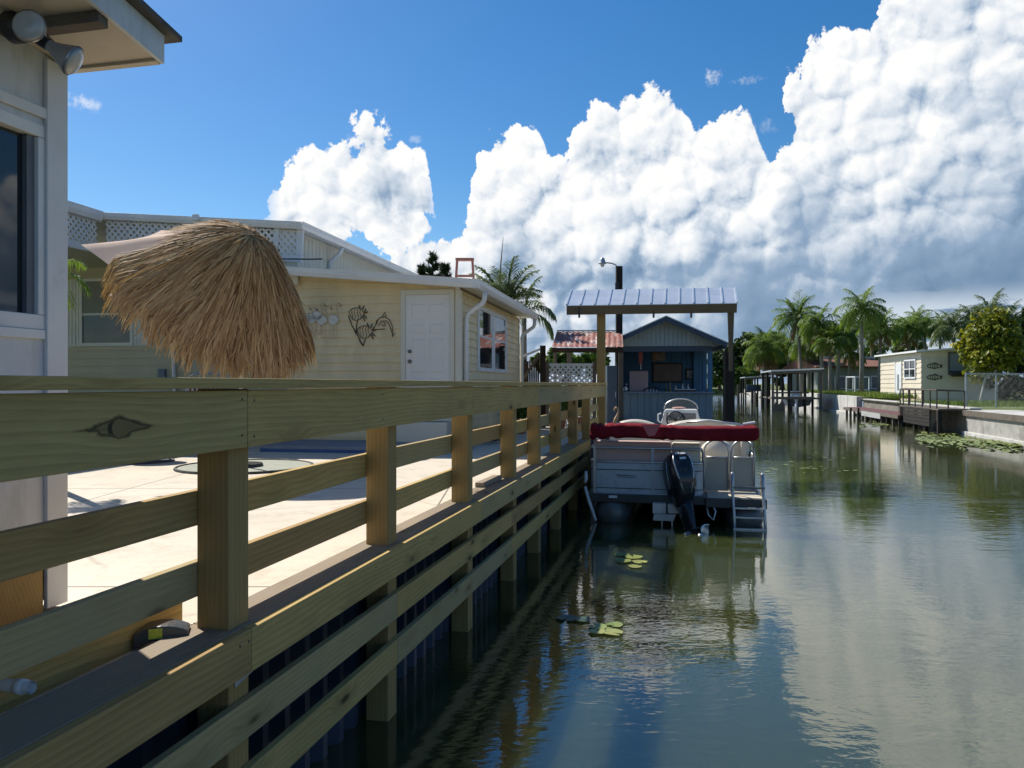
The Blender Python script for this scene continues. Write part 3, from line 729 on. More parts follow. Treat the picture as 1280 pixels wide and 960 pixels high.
# main body of the house behind, with the window and its shutters
ML = 1.5
b = MB(); siding(b, H(2.95, ML, 0), H(12.0, ML, 0), 1.0, 4.35, 4.35, -HD, .15); b.build('main_siding', M_['sage'], home)
b = MB(); b.hexa([H(12.0, ML + .004, 1.0), H(2.97, ML + .004, 1.0), H(2.97, 8, 1.0), H(12.0, 8, 1.0)], [H(12.0, ML + .004, 4.38), H(2.97, ML + .004, 4.38), H(2.97, 8, 4.38), H(12.0, 8, 4.38)]); b.build('main_wall', M_['sage'], home)
def mbox(b, s0, s1, z0, z1, o0, o1):
    b.hexa([H(s1, ML - o1, z0), H(s0, ML - o1, z0), H(s0, ML - o0, z0), H(s1, ML - o0, z0)], [H(s1, ML - o1, z1), H(s0, ML - o1, z1), H(s0, ML - o0, z1), H(s1, ML - o0, z1)])
ws0, ws1, wz0_, wz1_ = 6.93, 7.98, 2.80, 4.00
b = MB(); mbox(b, ws0 - .06, ws0, wz0_ - .06, wz1_ + .06, .002, .05); mbox(b, ws1, ws1 + .06, wz0_ - .06, wz1_ + .06, .002, .05); mbox(b, ws0, ws1, wz1_, wz1_ + .06, .002, .049); mbox(b, ws0, ws1, wz0_ - .06, wz0_, .002, .049)
mbox(b, ws0, ws1, 3.34, 3.38, .002, .034)
win2 = b.build('window', M_['white'], home)
b = MB(); mbox(b, ws0, ws1, wz0_, wz1_, .016, .024); b.build('pane', M_['dark_glass'], win2)
b = MB(); mbox(b, ws0 + .01, ws1 - .01, 3.385, wz1_ - .005, .0245, .027)
for k in range(14): z = 3.40 + k * .043; mbox(b, ws0 + .01, ws1 - .01, z, z + .030, .0275, .034)
b.build('blind', mat('grey_blind', (.22, .23, .23), (.18, .19, .19), .5, 3), win2)
for q in (ws0 - .06 - .40, ws1 + .06):
    b = MB(); mbox(b, q, q + .40, wz0_ - .06, wz1_ + .06, .012, .024)
    for k in range(5): mbox(b, q + .02 + k * .076, q + .055 + k * .076, wz0_ - .05, wz1_ + .05, .0245, .040)
    b.build('shutter', M_['white'], home)
b = MB(); mbox(b, 6.16, 6.30, 2.05, 2.29, .014, .10); b.build('meter_box', mat('blue_grey_box', (.16, .21, .27), (.12, .16, .22), .5, 4), home, bevel=.008)
b = MB(); b.tube([H(6.02, ML - .06, 3.9), H(6.0, ML - .06, 2.6), H(5.92, ML - .07, 1.0)], .035, 8); b.build('wall_pipe', M_['pvc'], home)
# lanai roof: fascia, lattice gable and left wing
FL = -.18
def zf(s): return 4.60 + .082 * (s - 2.63)
b = MB()
b.hexa([H(6.24, FL, zf(6.24) - .04), H(2.63, FL, zf(2.63) - .04), H(2.63, 6.2, zf(2.63) - .04), H(6.24, 6.2, zf(6.24) - .04)], [H(6.24, FL, zf(6.24)), H(2.63, FL, zf(2.63)), H(2.63, 6.2, zf(2.63)), H(6.24, 6.2, zf(6.24))])
b.hexa([H(12, -8, zf(6.24) + .30), H(6.24, -8, zf(6.24) - .04), H(6.24, 6.2, zf(6.24) - .04), H(12, 6.2, zf(6.24) + .30)], [H(12, -8, zf(6.24) + .34), H(6.24, -8, zf(6.24)), H(6.24, 6.2, zf(6.24)), H(12, 6.2, zf(6.24) + .34)])
b.build('main_roof', M_['gutter'], home)
b = MB(); gutter(b, H(6.24, FL - .001, zf(6.24) + .02), H(2.56, FL - .001, zf(2.56) + .02), -HD, .11, .09); b.build('front_gutter', M_['gutter'], home, bevel=.004)
b = MB(); gutter(b, H(2.629, FL - .08, zf(2.63) + .02), H(2.629, 6.2, zf(2.63) + .02), -HN, .11, .09); gutter(b, H(6.235, -8, zf(6.24) + .02), H(6.235, FL - .10, zf(6.24) + .02), -HN, .16, .10); b.build('side_gutter', M_['gutter'], home, bevel=.004)
b = MB(); b.obox(H(4.4, FL - .135, zf(4.4) - .05), H(4.4, FL - .135, zf(4.4) + .05), HN, .10, .06); b.build('gutter_joint', M_['gutter'], home, bevel=.008)
b = MB()
ux = (H(2.66, 0, zf(2.66)) - H(6.2, 0, zf(6.2))); lattice(b, H(6.2, FL + .05, zf(6.2) - .50), ux, (0, 0, 1), ux.length, .40)
b.build('lattice_panel', M_['white'], home)
b = MB(); lattice(b, H(6.26, -6.5, zf(6.24) - .55), HD, (0, 0, 1), 6.2, .40); b.build('lattice_panel', M_['white'], home)
b = MB()
def bar(s0, s1, l0_, l1_, dz0, dz1, w_=.05, ax=HD):
    b.obox(H(s0, l0_, zf(min(s0, 6.24)) + (dz0 + dz1) / 2), H(s1, l1_, zf(min(s1, 6.24)) + (dz0 + dz1) / 2), ax, w_, dz1 - dz0)
bar(2.62, 6.22, FL + .05, FL + .05, -.62, -.505, .06); bar(2.60, 2.70, FL + .05, FL + .05, -.50, -.05, .05); bar(3.02, 3.10, FL + .045, FL + .045, -.50, -.05, .05)
b.obox(H(6.27, -6.5, zf(6.24) - .62), H(6.27, FL, zf(6.24) - .62), HN, .06, .12)
b.obox(H(6.29, -6.5, zf(6.24) - .122), H(6.29, FL, zf(6.24) - .122), HN, .05, .05)
b.build('lanai_beam', M_['white'], home)
b = MB(); b.hexa([H(12, -8, 4.27), H(6.3, -8, 4.27), H(6.3, ML, 4.27), H(12, ML, 4.27)], [H(12, -8, 4.30), H(6.3, -8, 4.30), H(6.3, ML, 4.30), H(12, ML, 4.30)])
b.hexa([H(6.29, FL + .1, 4.24), H(2.98, FL + .1, 3.98), H(2.98, ML, 3.98), H(6.29, ML, 4.24)], [H(6.29, FL + .1, 4.27), H(2.98, FL + .1, 4.01), H(2.98, ML, 4.01), H(6.29, ML, 4.27)])
for k in range(8): pass
b.build('lanai_ceiling', M_['sage'], home)
# upper side wall of vertical boards above the addition roof
b = MB()
nb = 40
for k in range(nb):
    la, lb = -.10 + 6.2 * k / nb, -.10 + 6.2 * (k + 1) / nb - .012
    b.hexa([H(2.88, la, 3.6), H(2.88, lb, 3.6), H(2.905, lb, 3.6), H(2.905, la, 3.6)][::-1], [H(2.88, la, 4.57), H(2.88, lb, 4.57), H(2.905, lb, 4.57), H(2.905, la, 4.57)][::-1])
b.hexa([H(2.906, -.1, 3.6), H(2.906, 6.1, 3.6), H(2.94, 6.1, 3.6), H(2.94, -.1, 3.6)][::-1], [H(2.906, -.1, 4.57), H(2.906, 6.1, 4.57), H(2.94, 6.1, 4.57), H(2.94, -.1, 4.57)][::-1])
b.hexa([H(2.99, FL + .06, 3.62), H(2.70, FL + .06, 3.62), H(2.70, FL + .08, 3.62), H(2.99, FL + .08, 3.62)], [H(2.99, FL + .06, 4.57), H(2.70, FL + .06, 4.55), H(2.70, FL + .08, 4.55), H(2.99, FL + .08, 4.57)])
b.build('upper_wall', M_['creamwhite'], home)
b = MB(); b.tube([H(2.60, 1.5, 4.5), H(2.66, 1.5, 4.40), H(2.84, 1.5, 4.25), H(2.86, 1.5, 3.95)], .04, 8); b.build('downspout', M_['gutter'], home, smooth=True)
b = MB(); b.tube([H(2.97, FL - .05, 3.90), H(2.9, FL - .12, 4.02), H(2.4, FL - .12, 4.0), H(2.2, FL - .1, 4.0)], .012, 6); b.build('cable', M_['black'], home)

# raised step deck in front of the door, blue edge
dk = thing('step_deck', H(1.5, -.9, 1.0), 'low grey step platform with a bright blue edge under the white door', 'deck')
b = MB(); b.hexa([H(2.7, -1.35, 1.05), H(-.1, -1.35, 1.05), H(-.1, -.02, 1.05), H(2.7, -.02, 1.05)], [H(2.7, -1.35, 1.09), H(-.1, -1.35, 1.09), H(-.1, -.02, 1.09), H(2.7, -.02, 1.09)]); b.build('top', mat('grey_blue_deck_paint', (.25, .27, .32), (.2, .22, .27), .7, 3), dk)
b = MB(); b.hexa([H(2.7, -1.35, 1.0), H(-.1, -1.35, 1.0), H(-.1, -.04, 1.0), H(2.7, -.04, 1.0)], [H(2.7, -1.35, 1.048), H(-.1, -1.35, 1.048), H(-.1, -.04, 1.048), H(2.7, -.04, 1.048)]); b.build('skirt', mat('blue_paint', (.04, .10, .28), (.03, .08, .22), .5, 4), dk)
b = MB(); fbox(b, .12, .95, 1.09, 1.40, .08, .36); b.build('door_step', M_['creamwhite'], dk, bevel=.006)

# ---------------------------------------------------------------- wall art on the front wall
def on_front(px, py, out=.03):
    """point on the addition's front wall under a pixel"""
    k = (px - 640) / F
    s = (C0.x - k * C0.y) / (-HN.x + k * HN.y) if True else 0
    q = H(s, -out, 0); q.z = EYE - (py - 480) / F * q.y; return q
def crop(cx, cy): return on_front(380 + cx * 120 / 1280, 370 + cy * 80 / 853.3)
wire = mat('dark_bronze_wire', (.085, .06, .04), (.05, .035, .025), .5, 8)
fla = thing('flamingo_wall_art', crop(300, 560), 'faded flock of white and pink metal flamingos hung on the cream siding', 'wall art')
pinkm = mat('faded_pink_metal', (.55, .40, .30), (.62, .52, .42), .5, 14); whitem = mat('faded_white_metal', (.60, .60, .55), (.50, .49, .43), .5, 12)
for bi, (bx, by, hx, hy, k_) in enumerate(((410, 320, 495, 120, 0), (255, 320, 375, 160, 0), (190, 270, 290, 120, 1), (120, 300, 185, 180, 1), (60, 300, 90, 170, 0))):
    b = MB()
    ctr = crop(bx, by); ring = []
    for q in range(16):
        a = 2 * math.pi * q / 16; ring.append(crop(bx + 66 * math.cos(a), by + 62 * math.sin(a) * (1 - .25 * math.cos(a))))
    b.loft([[p_ for p_ in ring], [p_ - HD * .012 for p_ in ring]])
    body = b.build('flamingo_body', whitem, fla)
    b = MB(); nx = bx + 45
    b.tube([crop(nx, by - 30), crop(nx + 12, by - 95), crop(nx - 14, by - 150), crop(hx - 45, hy - 12), crop(hx - 15, hy - 28), crop(hx, hy)], [.008, .007, .006, .006, .007, .005], 6)
    b.build('neck', pinkm, body)
    b = MB(); b.ell(crop(hx, hy + 8), (.011, .008, .014)); b.build('beak', wire, body)
    b = MB()
    for dx in (0, 45): b.tube([crop(bx + dx - 10, by + 60), crop(bx + dx - 5, by + 150), crop(bx + dx - 15, by + 240), crop(bx + dx + 30, by + 235)], .0035, 5)
    b.build('leg', pinkm, body)
sea = thing('fish_wall_art', crop(760, 600), 'dark wire wall art of two fish among seaweed beside the white door', 'wall art')
def polyline(b, pts, r=.0055): b.tube([crop(*q) for q in pts], r, 5)
b = MB()
for fx, fy in ((700, 250), (810, 490)):
    ol = [(fx - 95, fy - 40), (fx - 60, fy - 75), (fx, fy - 95), (fx + 60, fy - 85), (fx + 110, fy - 20), (fx + 80, fy + 40), (fx + 20, fy + 75), (fx - 30, fy + 70), (fx - 70, fy + 20), (fx - 95, fy - 40)]
    polyline(b, ol)
    for q in (-45, -10, 30, 65): polyline(b, [(fx + q, fy - 85), (fx + q - 14, fy - 30), (fx + q + 6, fy + 20), (fx + q - 8, fy + 65)], .0045)
    for q in ((60, -85, 40, -125), (90, -70, 110, -120), (110, -40, 135, -75), (110, -20, 160, -40), (105, 0, 145, 50), (95, 25, 120, 85)): polyline(b, [(fx + q[0], fy + q[1]), (fx + q[2], fy + q[3])], .011)
fish = b.build('fish', wire, sea)
b = MB(); 
for pts in ([(600, 260), (650, 400), (700, 480), (760, 600), (800, 670)], [(720, 330), (705, 430), (710, 480)], [(800, 670), (815, 600), (830, 575)], [(740, 560), (760, 620), (800, 670)], [(680, 460), (700, 500), (735, 545)]): polyline(b, pts, .009)
b.build('seaweed', wire, sea)
dol = thing('dolphin_wall_art', crop(1080, 430), 'thin wire leaping dolphin hung on the cream siding next to the white door', 'wall art')
b = MB()
for pts in ([(925, 450), (960, 400), (975, 330), (1030, 285), (1090, 280), (1150, 320), (1185, 400), (1190, 480), (1185, 545)], [(930, 455), (1000, 445), (1085, 440)], [(1000, 400), (1040, 345), (1100, 330), (1140, 370), (1165, 440), (1175, 490)], [(1055, 275), (1085, 215), (1100, 280)], [(1185, 545), (1215, 500)], [(1050, 380), (1075, 410), (1095, 380), (1075, 350)], [(990, 320), (975, 380)]): polyline(b, pts, .0065)
b.build('outline', wire, dol)

# ---------------------------------------------------------------- ladder top showing over the roof
ld = thing('roof_ladder', P(581, 352, 15.3) - V((0, 0, .45)), 'faded red frame like a stepladder top standing above the white roof', 'ladder')
redm = mat('faded_red_paint', (.36, .13, .10), (.26, .10, .08), .6, 6, grime=(.4, .34, .3), gscale=4)
for sx in (-1, 1):
    q0 = P(581 + sx * 12.5, 372, 15.3); q1 = P(581 + sx * 9.5, 325, 15.2)
    b = MB().obox(q0, q1, (1, 0, 0), .045, .06); b.build('rail', redm, ld)
b = MB().obox(P(569.5, 324.5, 15.2), P(592.5, 324.5, 15.2), (0, 1, 0), .14, .05); b.build('top_cap', redm, ld, bevel=.008)
b = MB().obox(P(570, 345, 15.25), P(592, 345, 15.25), (0, 1, 0), .07, .04); b.build('step', redm, ld)

# ---------------------------------------------------------------- tilted thatched umbrella
rng = random.Random(5)
UA = V((.544, -.40, .673)).normalized(); UC = V((-3.42, 9.0, 3.02)); UR, UH = 1.22, .76
ub = V((-.75, 0, -.66)); ub = (ub - UA * ub.dot(UA)).normalized(); uc = UA.cross(ub)
if uc.dot(V((-.7, 0, .7))) < 0: uc = -uc
um = thing('thatch_umbrella', (-3.25, 9.3, 1.0), 'tilted patio umbrella thatched with shaggy dried grass over beige fabric', 'umbrella')
def octa(th):
    m_ = (th % (math.pi / 4)) - math.pi / 8
    return .25 + .75 * math.cos(math.pi / 8) / math.cos(m_) if False else (math.cos(math.pi / 8) / math.cos(m_) * .97 + .03)
def cone(rho, th, lift=0.0, R_=UR):
    # rho 0 at the peak, 1 at the rim; eight nearly flat panels between the ribs
    h = UH * (1 - (math.sqrt(rho * rho + .04) - .2) / (math.sqrt(1.04) - .2)) + .075 * math.sin(math.pi * min(1, rho) ** .9)
    pk = .02 * math.sin(math.pi * min(1, rho)) * (1 - math.cos(((th % (math.pi / 4)) - math.pi / 8)) / 1.0 * .92)
    return UC + UA * (h + lift + pk) + (ub * math.cos(th) + uc * math.sin(th)) * (R_ * rho * octa(th))
b = MB(); n8 = 8
def fab(u, v):
    th = u * 2 * math.pi; loc_ = (u * n8) % 1
    sc = 1 - .13 * (4 * loc_ * (1 - loc_)) * v; sag = -.035 * 4 * loc_ * (1 - loc_) * v
    sec = math.cos(th - R(50)); ext = 1.0 + (.22 * max(0, sec) ** 4)
    return cone(v * sc * ext, th, sag - .02)
b.grid(fab, 96, 14); fm, t, bs = new_mat('beige_canvas'); bs.inputs['Base Color'].default_value = (.76, .58, .47, 1); bs.inputs['Roughness'].default_value = .9
tr = t.new('ShaderNodeBsdfTranslucent'); tr.inputs[0].default_value = (.7, .48, .36, 1); mx = t.new('ShaderNodeMixShader'); mx.inputs[0].default_value = .35
t.lk(bs.outputs[0], mx.inputs[1]); t.lk(tr.outputs[0], mx.inputs[2]); t.lk(mx.outputs[0], t.n['Material Output'].inputs[0])
can = b.build('canopy', fm, um, smooth=True)
b = MB()
for k in range(n8):
    th = 2 * math.pi * k / n8
    pts = []
    for q in range(9):
        v = q / 8 * .96; sec = math.cos(th - R(50)); pts.append(cone(v * (1.0 + .22 * max(0, sec) ** 4), th, -.045))
    b.tube(pts, .007, 5)
b.build('rib', M_['steel'], can)
b = MB(); sh = []
down = V((0, 0, -1))
def bare(th, rho):
    d = (th - R(60) + math.pi) % (2 * math.pi) - math.pi
    return abs(d) < R(32) and rho > .66
def strand(th, r0, ln, w, lift, tone):
    th2 = th + rng.gauss(0, .06); pts = []
    for q in range(4):
        u = q / 3; rho = r0 + ln / UR * u
        over = max(0, rho - 1.0)
        p = cone(min(rho, 1.0) * 1.0, th + (th2 - th) * u, lift * (1 - .25 * u) + rng.uniform(-.004, .004))
        if over > 0:
            rad = (cone(1.0, th2) - cone(.9, th2)).normalized()
            p = p + (rad * .6 + down * .75).normalized() * over * UR
        pts.append(p)
    side = UA.cross(pts[-1] - pts[0]).normalized(); side = (side + UA * rng.uniform(-.4, .4)).normalized()
    if abs(rng.random()) < .06:
        k_ = UA * rng.uniform(.02, .07) + side * rng.uniform(-.06, .06); pts[2] = pts[2] + k_ * .5; pts[3] = pts[3] + k_
    ws_ = (w * .8, w, w * .9, w * .25)
    i = len(b.v)
    for p, x in zip(pts, ws_): b.v += [p - side * x / 2, p + side * x / 2]
    for q in range(3): b.f.append((i + q * 2, i + q * 2 + 1, i + q * 2 + 3, i + q * 2 + 2)); sh.append(tone)
tiers = [(.97, .33, .80, 2300), (.80, .38, .8, 2600), (.60, .38, .7, 1800), (.46, .34, .6, 1300), (.26, .40, .5, 1400), (.12, .42, .45, 1000), (.0, .42, .3, 700)]
for ti, (r0, ln, _, cnt) in enumerate(tiers):
    for k in range(cnt):
        th = rng.uniform(0, 2 * math.pi); rr = max(.0, r0 - rng.uniform(0, .16))
        if bare(th, rr + .2): continue
        gap = math.sin(th * 9 + ti * 2) * .5 + .5
        if ti in (2, 3) and rr < .62 and rng.random() < .55 * gap: continue
        ltf = .012 + .010 * ti + (.05 if ti > 3 else 0) + rng.uniform(0, .03)
        strand(th, rr, ln * rng.uniform(.7, 1.12), rng.choice((rng.uniform(.006, .013), rng.uniform(.006, .013), rng.uniform(.012, .022))), ltf, min(1, max(0, rng.gauss(.45, .34))))
thm = leafmat('dried_thatch', (.34, .185, .075), (.72, .50, .26), (.18, .09, .035), trans=.26, rough=.7)
o = b.build('thatch', thm, um, shades=sh)
b = MB(); b.tube([(-3.25, 9.3, 1.06), (-3.25, 9.3, 2.15)], .022, 12); b.tube([(-3.25, 9.3, 2.15), UC + UA * .55], .019, 12); b.build('pole', M_['white'], um)
b = MB(); b.tube([(-3.25, 9.3, 1.012), (-3.25, 9.3, 1.05), (-3.25, 9.3, 1.06), (-3.25, 9.3, 1.16)], [.26, .25, .05, .03], 28); b.build('base', M_['black'], um)

# round mats and patio furniture seen through the railing
def disc(name, c, r, m, label, ring=None):
    t_ = thing(name, c, label, 'mat')
    b = MB(); b.tube([V(c) + V((0, 0, .003)), V(c) + V((0, 0, .014))], r, 48); b.build('surface', m, t_)
    if ring:
        b = MB(); q = [V(c) + V((math.cos(2 * math.pi * k / 48) * r, math.sin(2 * math.pi * k / 48) * r, .012)) for k in range(49)]; b.tube(q, .018, 6, caps=False); b.build('border', ring, t_)
disc('round_mat', (-3.20, 9.32, 1.0), .78, mat('pale_green_grey_mat', (.36, .37, .30), (.28, .29, .24), .9, 8), 'large round pale mat with a dark border under the thatched umbrella', mat('dark_border', (.06, .06, .055), (.04, .04, .04), .8, 9))
disc('round_mat', (-4.78, 10.0, 1.0), .40, mat('charcoal_mat', (.075, .075, .085), (.05, .05, .06), .9, 9), 'small round charcoal mat with table legs standing on it')
tb = thing('patio_table', (-4.75, 10.1, 1.0), 'small dark metal patio table on the charcoal mat behind the railing', 'table')
b = MB(); b.tube([(-4.75, 10.1, 1.50), (-4.75, 10.1, 1.53)], .32, 32); b.build('tabletop', M_['black'], tb)
for k in range(3):
    a = 2.1 * k + .4; b = MB(); b.tube([(-4.75 + .18 * math.cos(a), 10.1 + .18 * math.sin(a), 1.50), (-4.75 + .27 * math.cos(a), 10.1 + .27 * math.sin(a), 1.015)], .013, 8); b.build('leg', M_['black'], tb)
def lawn_chair(loc, rz, label, mats):
    ch = thing('patio_chair', (0, 0, 0), label, 'chair')
    fr = MB()
    for sx in (-1, 1):
        x = .27 * sx
        fr.tube([(x, .10, .42), (x, -.02, .75), (x * .98, -.14, 1.12)], .013, 8); fr.tube([(x, -.30 + .6, .0), (x, .12, .62), (x, -.05, .64)], .013, 8); fr.tube([(x, -.28, 0), (x, .40, .43), (x, .44, .43)], .013, 8)
        fr.tube([(x, -.03, .64), (x, .36, .63)], .018, 8)
    fr.tube([(-.27 * .98, -.14, 1.12), (-.2, -.16, 1.17), (.2, -.16, 1.17), (.27 * .98, -.14, 1.12)], .013, 8)
    fr.tube([(-.27, -.28, .015), (.27, -.28, .015)], .012, 8); fr.tube([(-.27, .30, .015), (.27, .30, .015)], .012, 8)
    fr.build('frame', mats[0], ch)
    for part, n_, fn in (('seat', 6, lambda u, v: (u, .08 + v * .35, .425)), ('backrest', 7, lambda u, v: (u * .98, .05 - v * .18, .52 + v * .58))):
        b = MB()
        for k in range(n_):
            v0 = k / n_; b.quad(*[fn(*q) for q in ((-.262, v0), (.262, v0), (.262, v0 + .10), (-.262, v0 + .10))])
        for k in range(7):
            u0 = -.25 + k * .074; b.quad(*[V(fn(*q)) + V((0, -.004 if part == 'backrest' else 0, .004)) for q in ((u0, 0), (u0 + .05, 0), (u0 + .05, 1), (u0, 1))])
        b.build(part, mats[1 if part == 'seat' else 2], ch, solid=.002)
    ch.location = loc; ch.rotation_euler = (0, 0, rz); return ch
webm, t, bs = new_mat('striped_webbing'); tc = t.new('ShaderNodeTexCoord'); s_ = t.sep(tc.outputs['Object'])
f_ = t.m('GREATER_THAN', t.m('FRACT', t.m('MULTIPLY', s_[0], 13.5)), .5); t.put(bs.inputs['Base Color'], t.mix(f_, (.62, .60, .58, 1), (.20, .02, .05, 1)))
lawn_chair((-4.55, 11.3, .985), R(168), 'folding lawn chair with white and maroon webbing behind the thatched umbrella', (M_['steel'], webm, webm))
dkm = mat('black_webbing', (.03, .03, .035), (.05, .05, .055), .7, 9)
lawn_chair((-6.75, 11.6, .985), R(-70), 'black folding patio chair by the siding wall near the cottage corner', (M_['black'], dkm, dkm))

# ================================================================ pontoon boat
TB, OB = 11.23, .243
def B(x, y, z): return C(TB + y, OB - x, z)
BX, BY = -CN, CD
M_['boat_panel'] = mat('grey_boat_panel', (.50, .55, .58), (.46, .51, .54), .35, 1.5, grime=(.30, .33, .34), gscale=2)
M_['gate_panel'] = mat('grey_green_gate_panel', (.36, .38, .35), (.31, .33, .30), .4, 1.5)
M_['pink'] = mat('faded_pink_vinyl', (.62, .44, .40), (.54, .38, .34), .5, 2)
M_['vinyl'] = mat('cream_vinyl', (.74, .68, .56), (.66, .60, .49), .45, 2)
M_['red'] = mat('red_canvas', (.20, .016, .024), (.15, .011, .018), .92, 3, .35, 30, spec=.1, grime=(.42, .06, .06), gscale=1.3, glo=.55, ghi=.8)
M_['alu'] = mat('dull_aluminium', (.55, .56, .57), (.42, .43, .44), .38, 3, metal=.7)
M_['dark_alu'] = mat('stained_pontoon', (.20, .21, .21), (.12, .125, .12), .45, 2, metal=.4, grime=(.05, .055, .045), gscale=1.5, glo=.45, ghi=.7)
boat = thing('pontoon_boat', B(0, 3, 0), 'pontoon boat with a folded red canopy and a raised black outboard moored beside the railing', 'boat')
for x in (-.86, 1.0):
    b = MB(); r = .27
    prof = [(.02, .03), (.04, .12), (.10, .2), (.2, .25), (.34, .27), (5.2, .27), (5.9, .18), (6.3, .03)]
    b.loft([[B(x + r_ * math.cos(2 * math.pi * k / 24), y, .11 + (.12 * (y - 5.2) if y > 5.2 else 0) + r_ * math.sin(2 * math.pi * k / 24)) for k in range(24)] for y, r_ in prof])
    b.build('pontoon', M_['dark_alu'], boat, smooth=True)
b = MB()
def bb(b, x0, x1, y0, y1, z0, z1):
    return b.hexa([B(x0, y0, z0), B(x1, y0, z0), B(x1, y1, z0), B(x0, y1, z0)], [B(x0, y0, z1), B(x1, y0, z1), B(x1, y1, z1), B(x0, y1, z1)])
bb(b, -1.20, .47, .10, 6.0, .335, .395); bb(b, .4701, 1.22, .62, 6.0, .335, .395); bb(b, .4701, 1.26, .03, .6199, .335, .395)
b.build('deck', mat('brown_grey_deck', (.30, .27, .23), (.24, .21, .18), .8, 4), boat)
b = MB(); bb(b, -1.23, .46, .06, .0999, .285, .40); bb(b, -1.235, -1.2001, .1, 6.0, .285, .40); bb(b, 1.2201, 1.25, .62, 6.0, .285, .40); bb(b, .4601, 1.285, -.02, .029, .27, .40); bb(b, 1.2601, 1.285, .03, .62, .27, .40); b.build('deck_rim', mat('dark_rub_rail', (.05, .052, .055), (.035, .036, .04), .45, 5), boat, bevel=.008)
for y in (1.0, 2.5, 4.0): 
    b = MB(); bb(b, -1.1, 1.15, y, y + .06, .26, .3349); b.build('cross_beam', M_['dark_alu'], boat)
b = MB(); bb(b, .49, 1.23, .04, .60, .3951, .412); b.build('platform_mat', mat('beige_mat', (.62, .55, .44), (.52, .46, .36), .9, 6), boat)
# fences: stern, sides, gate panels recessed behind the swim platform
def panel_round(b, pts, z0, z1, th=.02):
    n = len(pts)
    for i in range(n - 1):
        (x0, y0), (x1, y1) = pts[i], pts[i + 1]
        b.quad(B(x0, y0, z0), B(x1, y1, z0), B(x1, y1, z1), B(x0, y0, z1))
stern = [(-1.19, .9), (-1.19, .32), (-1.175, .26), (-1.14, .22), (-1.08, .205)] + [(-1.0 + .1 * k, .20) for k in range(13)] + [(.30, .205), (.36, .225), (.405, .26), (.43, .32), (.43, .66)]
b = MB(); panel_round(b, stern, .40, .86); b.build('stern_panel', M_['boat_panel'], boat, smooth=False, solid=.012)
b = MB(); b.tube([B(x, y - .004, .86) for x, y in stern], .018, 8); b.tube([B(x, y - .003, .402) for x, y in stern], .016, 8); b.build('panel_edge', M_['alu'], boat, smooth=True)
b = MB()
for z in (.745, .475): b.tube([B(x, y - .004, z) for x, y in stern], .006, 5)
b.build('panel_groove', mat('dark_groove', (.06, .07, .075), (.05, .06, .06), .5, 5), boat)
b = MB(); tr_ = [(x, y - .002, 1.065) for x, y in stern if y < .9]
b.tube([B(-1.19, .9, 1.065)] + [B(*q) for q in tr_[1:-2]] + [B(.415, .27, 1.05), B(.43, .29, 1.0), B(.43, .30, .86)], .019, 10); b.build('top_rail', M_['alu'], boat, smooth=True)
for x in (-.28, -1.12):
    b = MB(); bb(b, x - .018, x + .018, .178, .196, .39, 1.06); b.build('stanchion', M_['boat_panel'] if x > -1 else M_['alu'], boat)
b = MB(); panel_round(b, [(.435, .66), (.80, .66)], .42, .915); b.build('gate_panel', M_['gate_panel'], boat, solid=.015)
b = MB(); panel_round(b, [(.83, .66), (1.14, .66), (1.18, .70), (1.19, .76), (1.19, 5.8)], .42, .915); b.build('side_panel', M_['gate_panel'], boat, solid=.015)
b = MB(); panel_round(b, [(-1.19, .9), (-1.19, 5.8)], .42, .915); b.build('side_panel', M_['boat_panel'], boat, solid=.015)
for (x0, x1) in ((.45, .80), (.84, 1.16)):
    b = MB(); cx, r_ = (x0 + x1) / 2, (x1 - x0) / 2
    b.tube([B(x0, .64, .45), B(x0, .64, 1.0)] + [B(cx - r_ * math.cos(math.pi * k / 10), .64, 1.0 + .17 * math.sin(math.pi * k / 10)) for k in range(11)] + [B(x1, .64, .45)], .016, 8)
    b.tube([B(x0, .64, .917), B(x1, .64, .917)], .014, 8); b.build('gate_rail', M_['alu'], boat, smooth=True)
b = MB(); b.tube([B(1.19, .75, .915), B(1.19, 5.8, .915)], .016, 8); b.tube([B(-1.19, .9, 1.065), B(-1.19, 5.6, 1.065)], .018, 8); b.tube([B(1.19, .9, .915), B(1.15, 1.0, 1.10), B(1.15, 5.6, 1.10)], .016, 8); b.build('side_rail', M_['alu'], boat, smooth=True)
# seats
def cushion(name, x0, x1, y0, y1, z0, z1, m, rnd=.05):
    b = MB(); bb(b, x0, x1, y0, y1, z0, z1); return b.build(name, m, boat, bevel=rnd)
cushion('seat_back', -1.15, -.02, .30, .46, .50, 1.16, M_['pink'], .03); cushion('seat_back', -.01, .40, .30, .46, .50, 1.15, M_['vinyl'], .03)
cushion('seat', -1.15, .40, .47, 1.05, .45, .78, M_['vinyl']); cushion('seat', .55, 1.15, 1.6, 2.9, .45, .80, M_['vinyl']); cushion('seat_back', 1.03, 1.16, 1.5, 3.0, .80, 1.12, M_['vinyl'], .04)
b = MB(); b.loft([[B(.66 + .26 * math.cos(a_) * (1 - .15 * abs(q - 2) / 2), 1.15 + .06 * q + .05 * math.sin(a_) * 0, .72 + .42 * (math.sin(a_) * .5 + .5) * (1 if q in (1, 2, 3) else .93)) for a_ in [2 * math.pi * k / 20 for k in range(20)]] for q in range(5)]); b.build('seat_back', M_['vinyl'], boat, smooth=True)
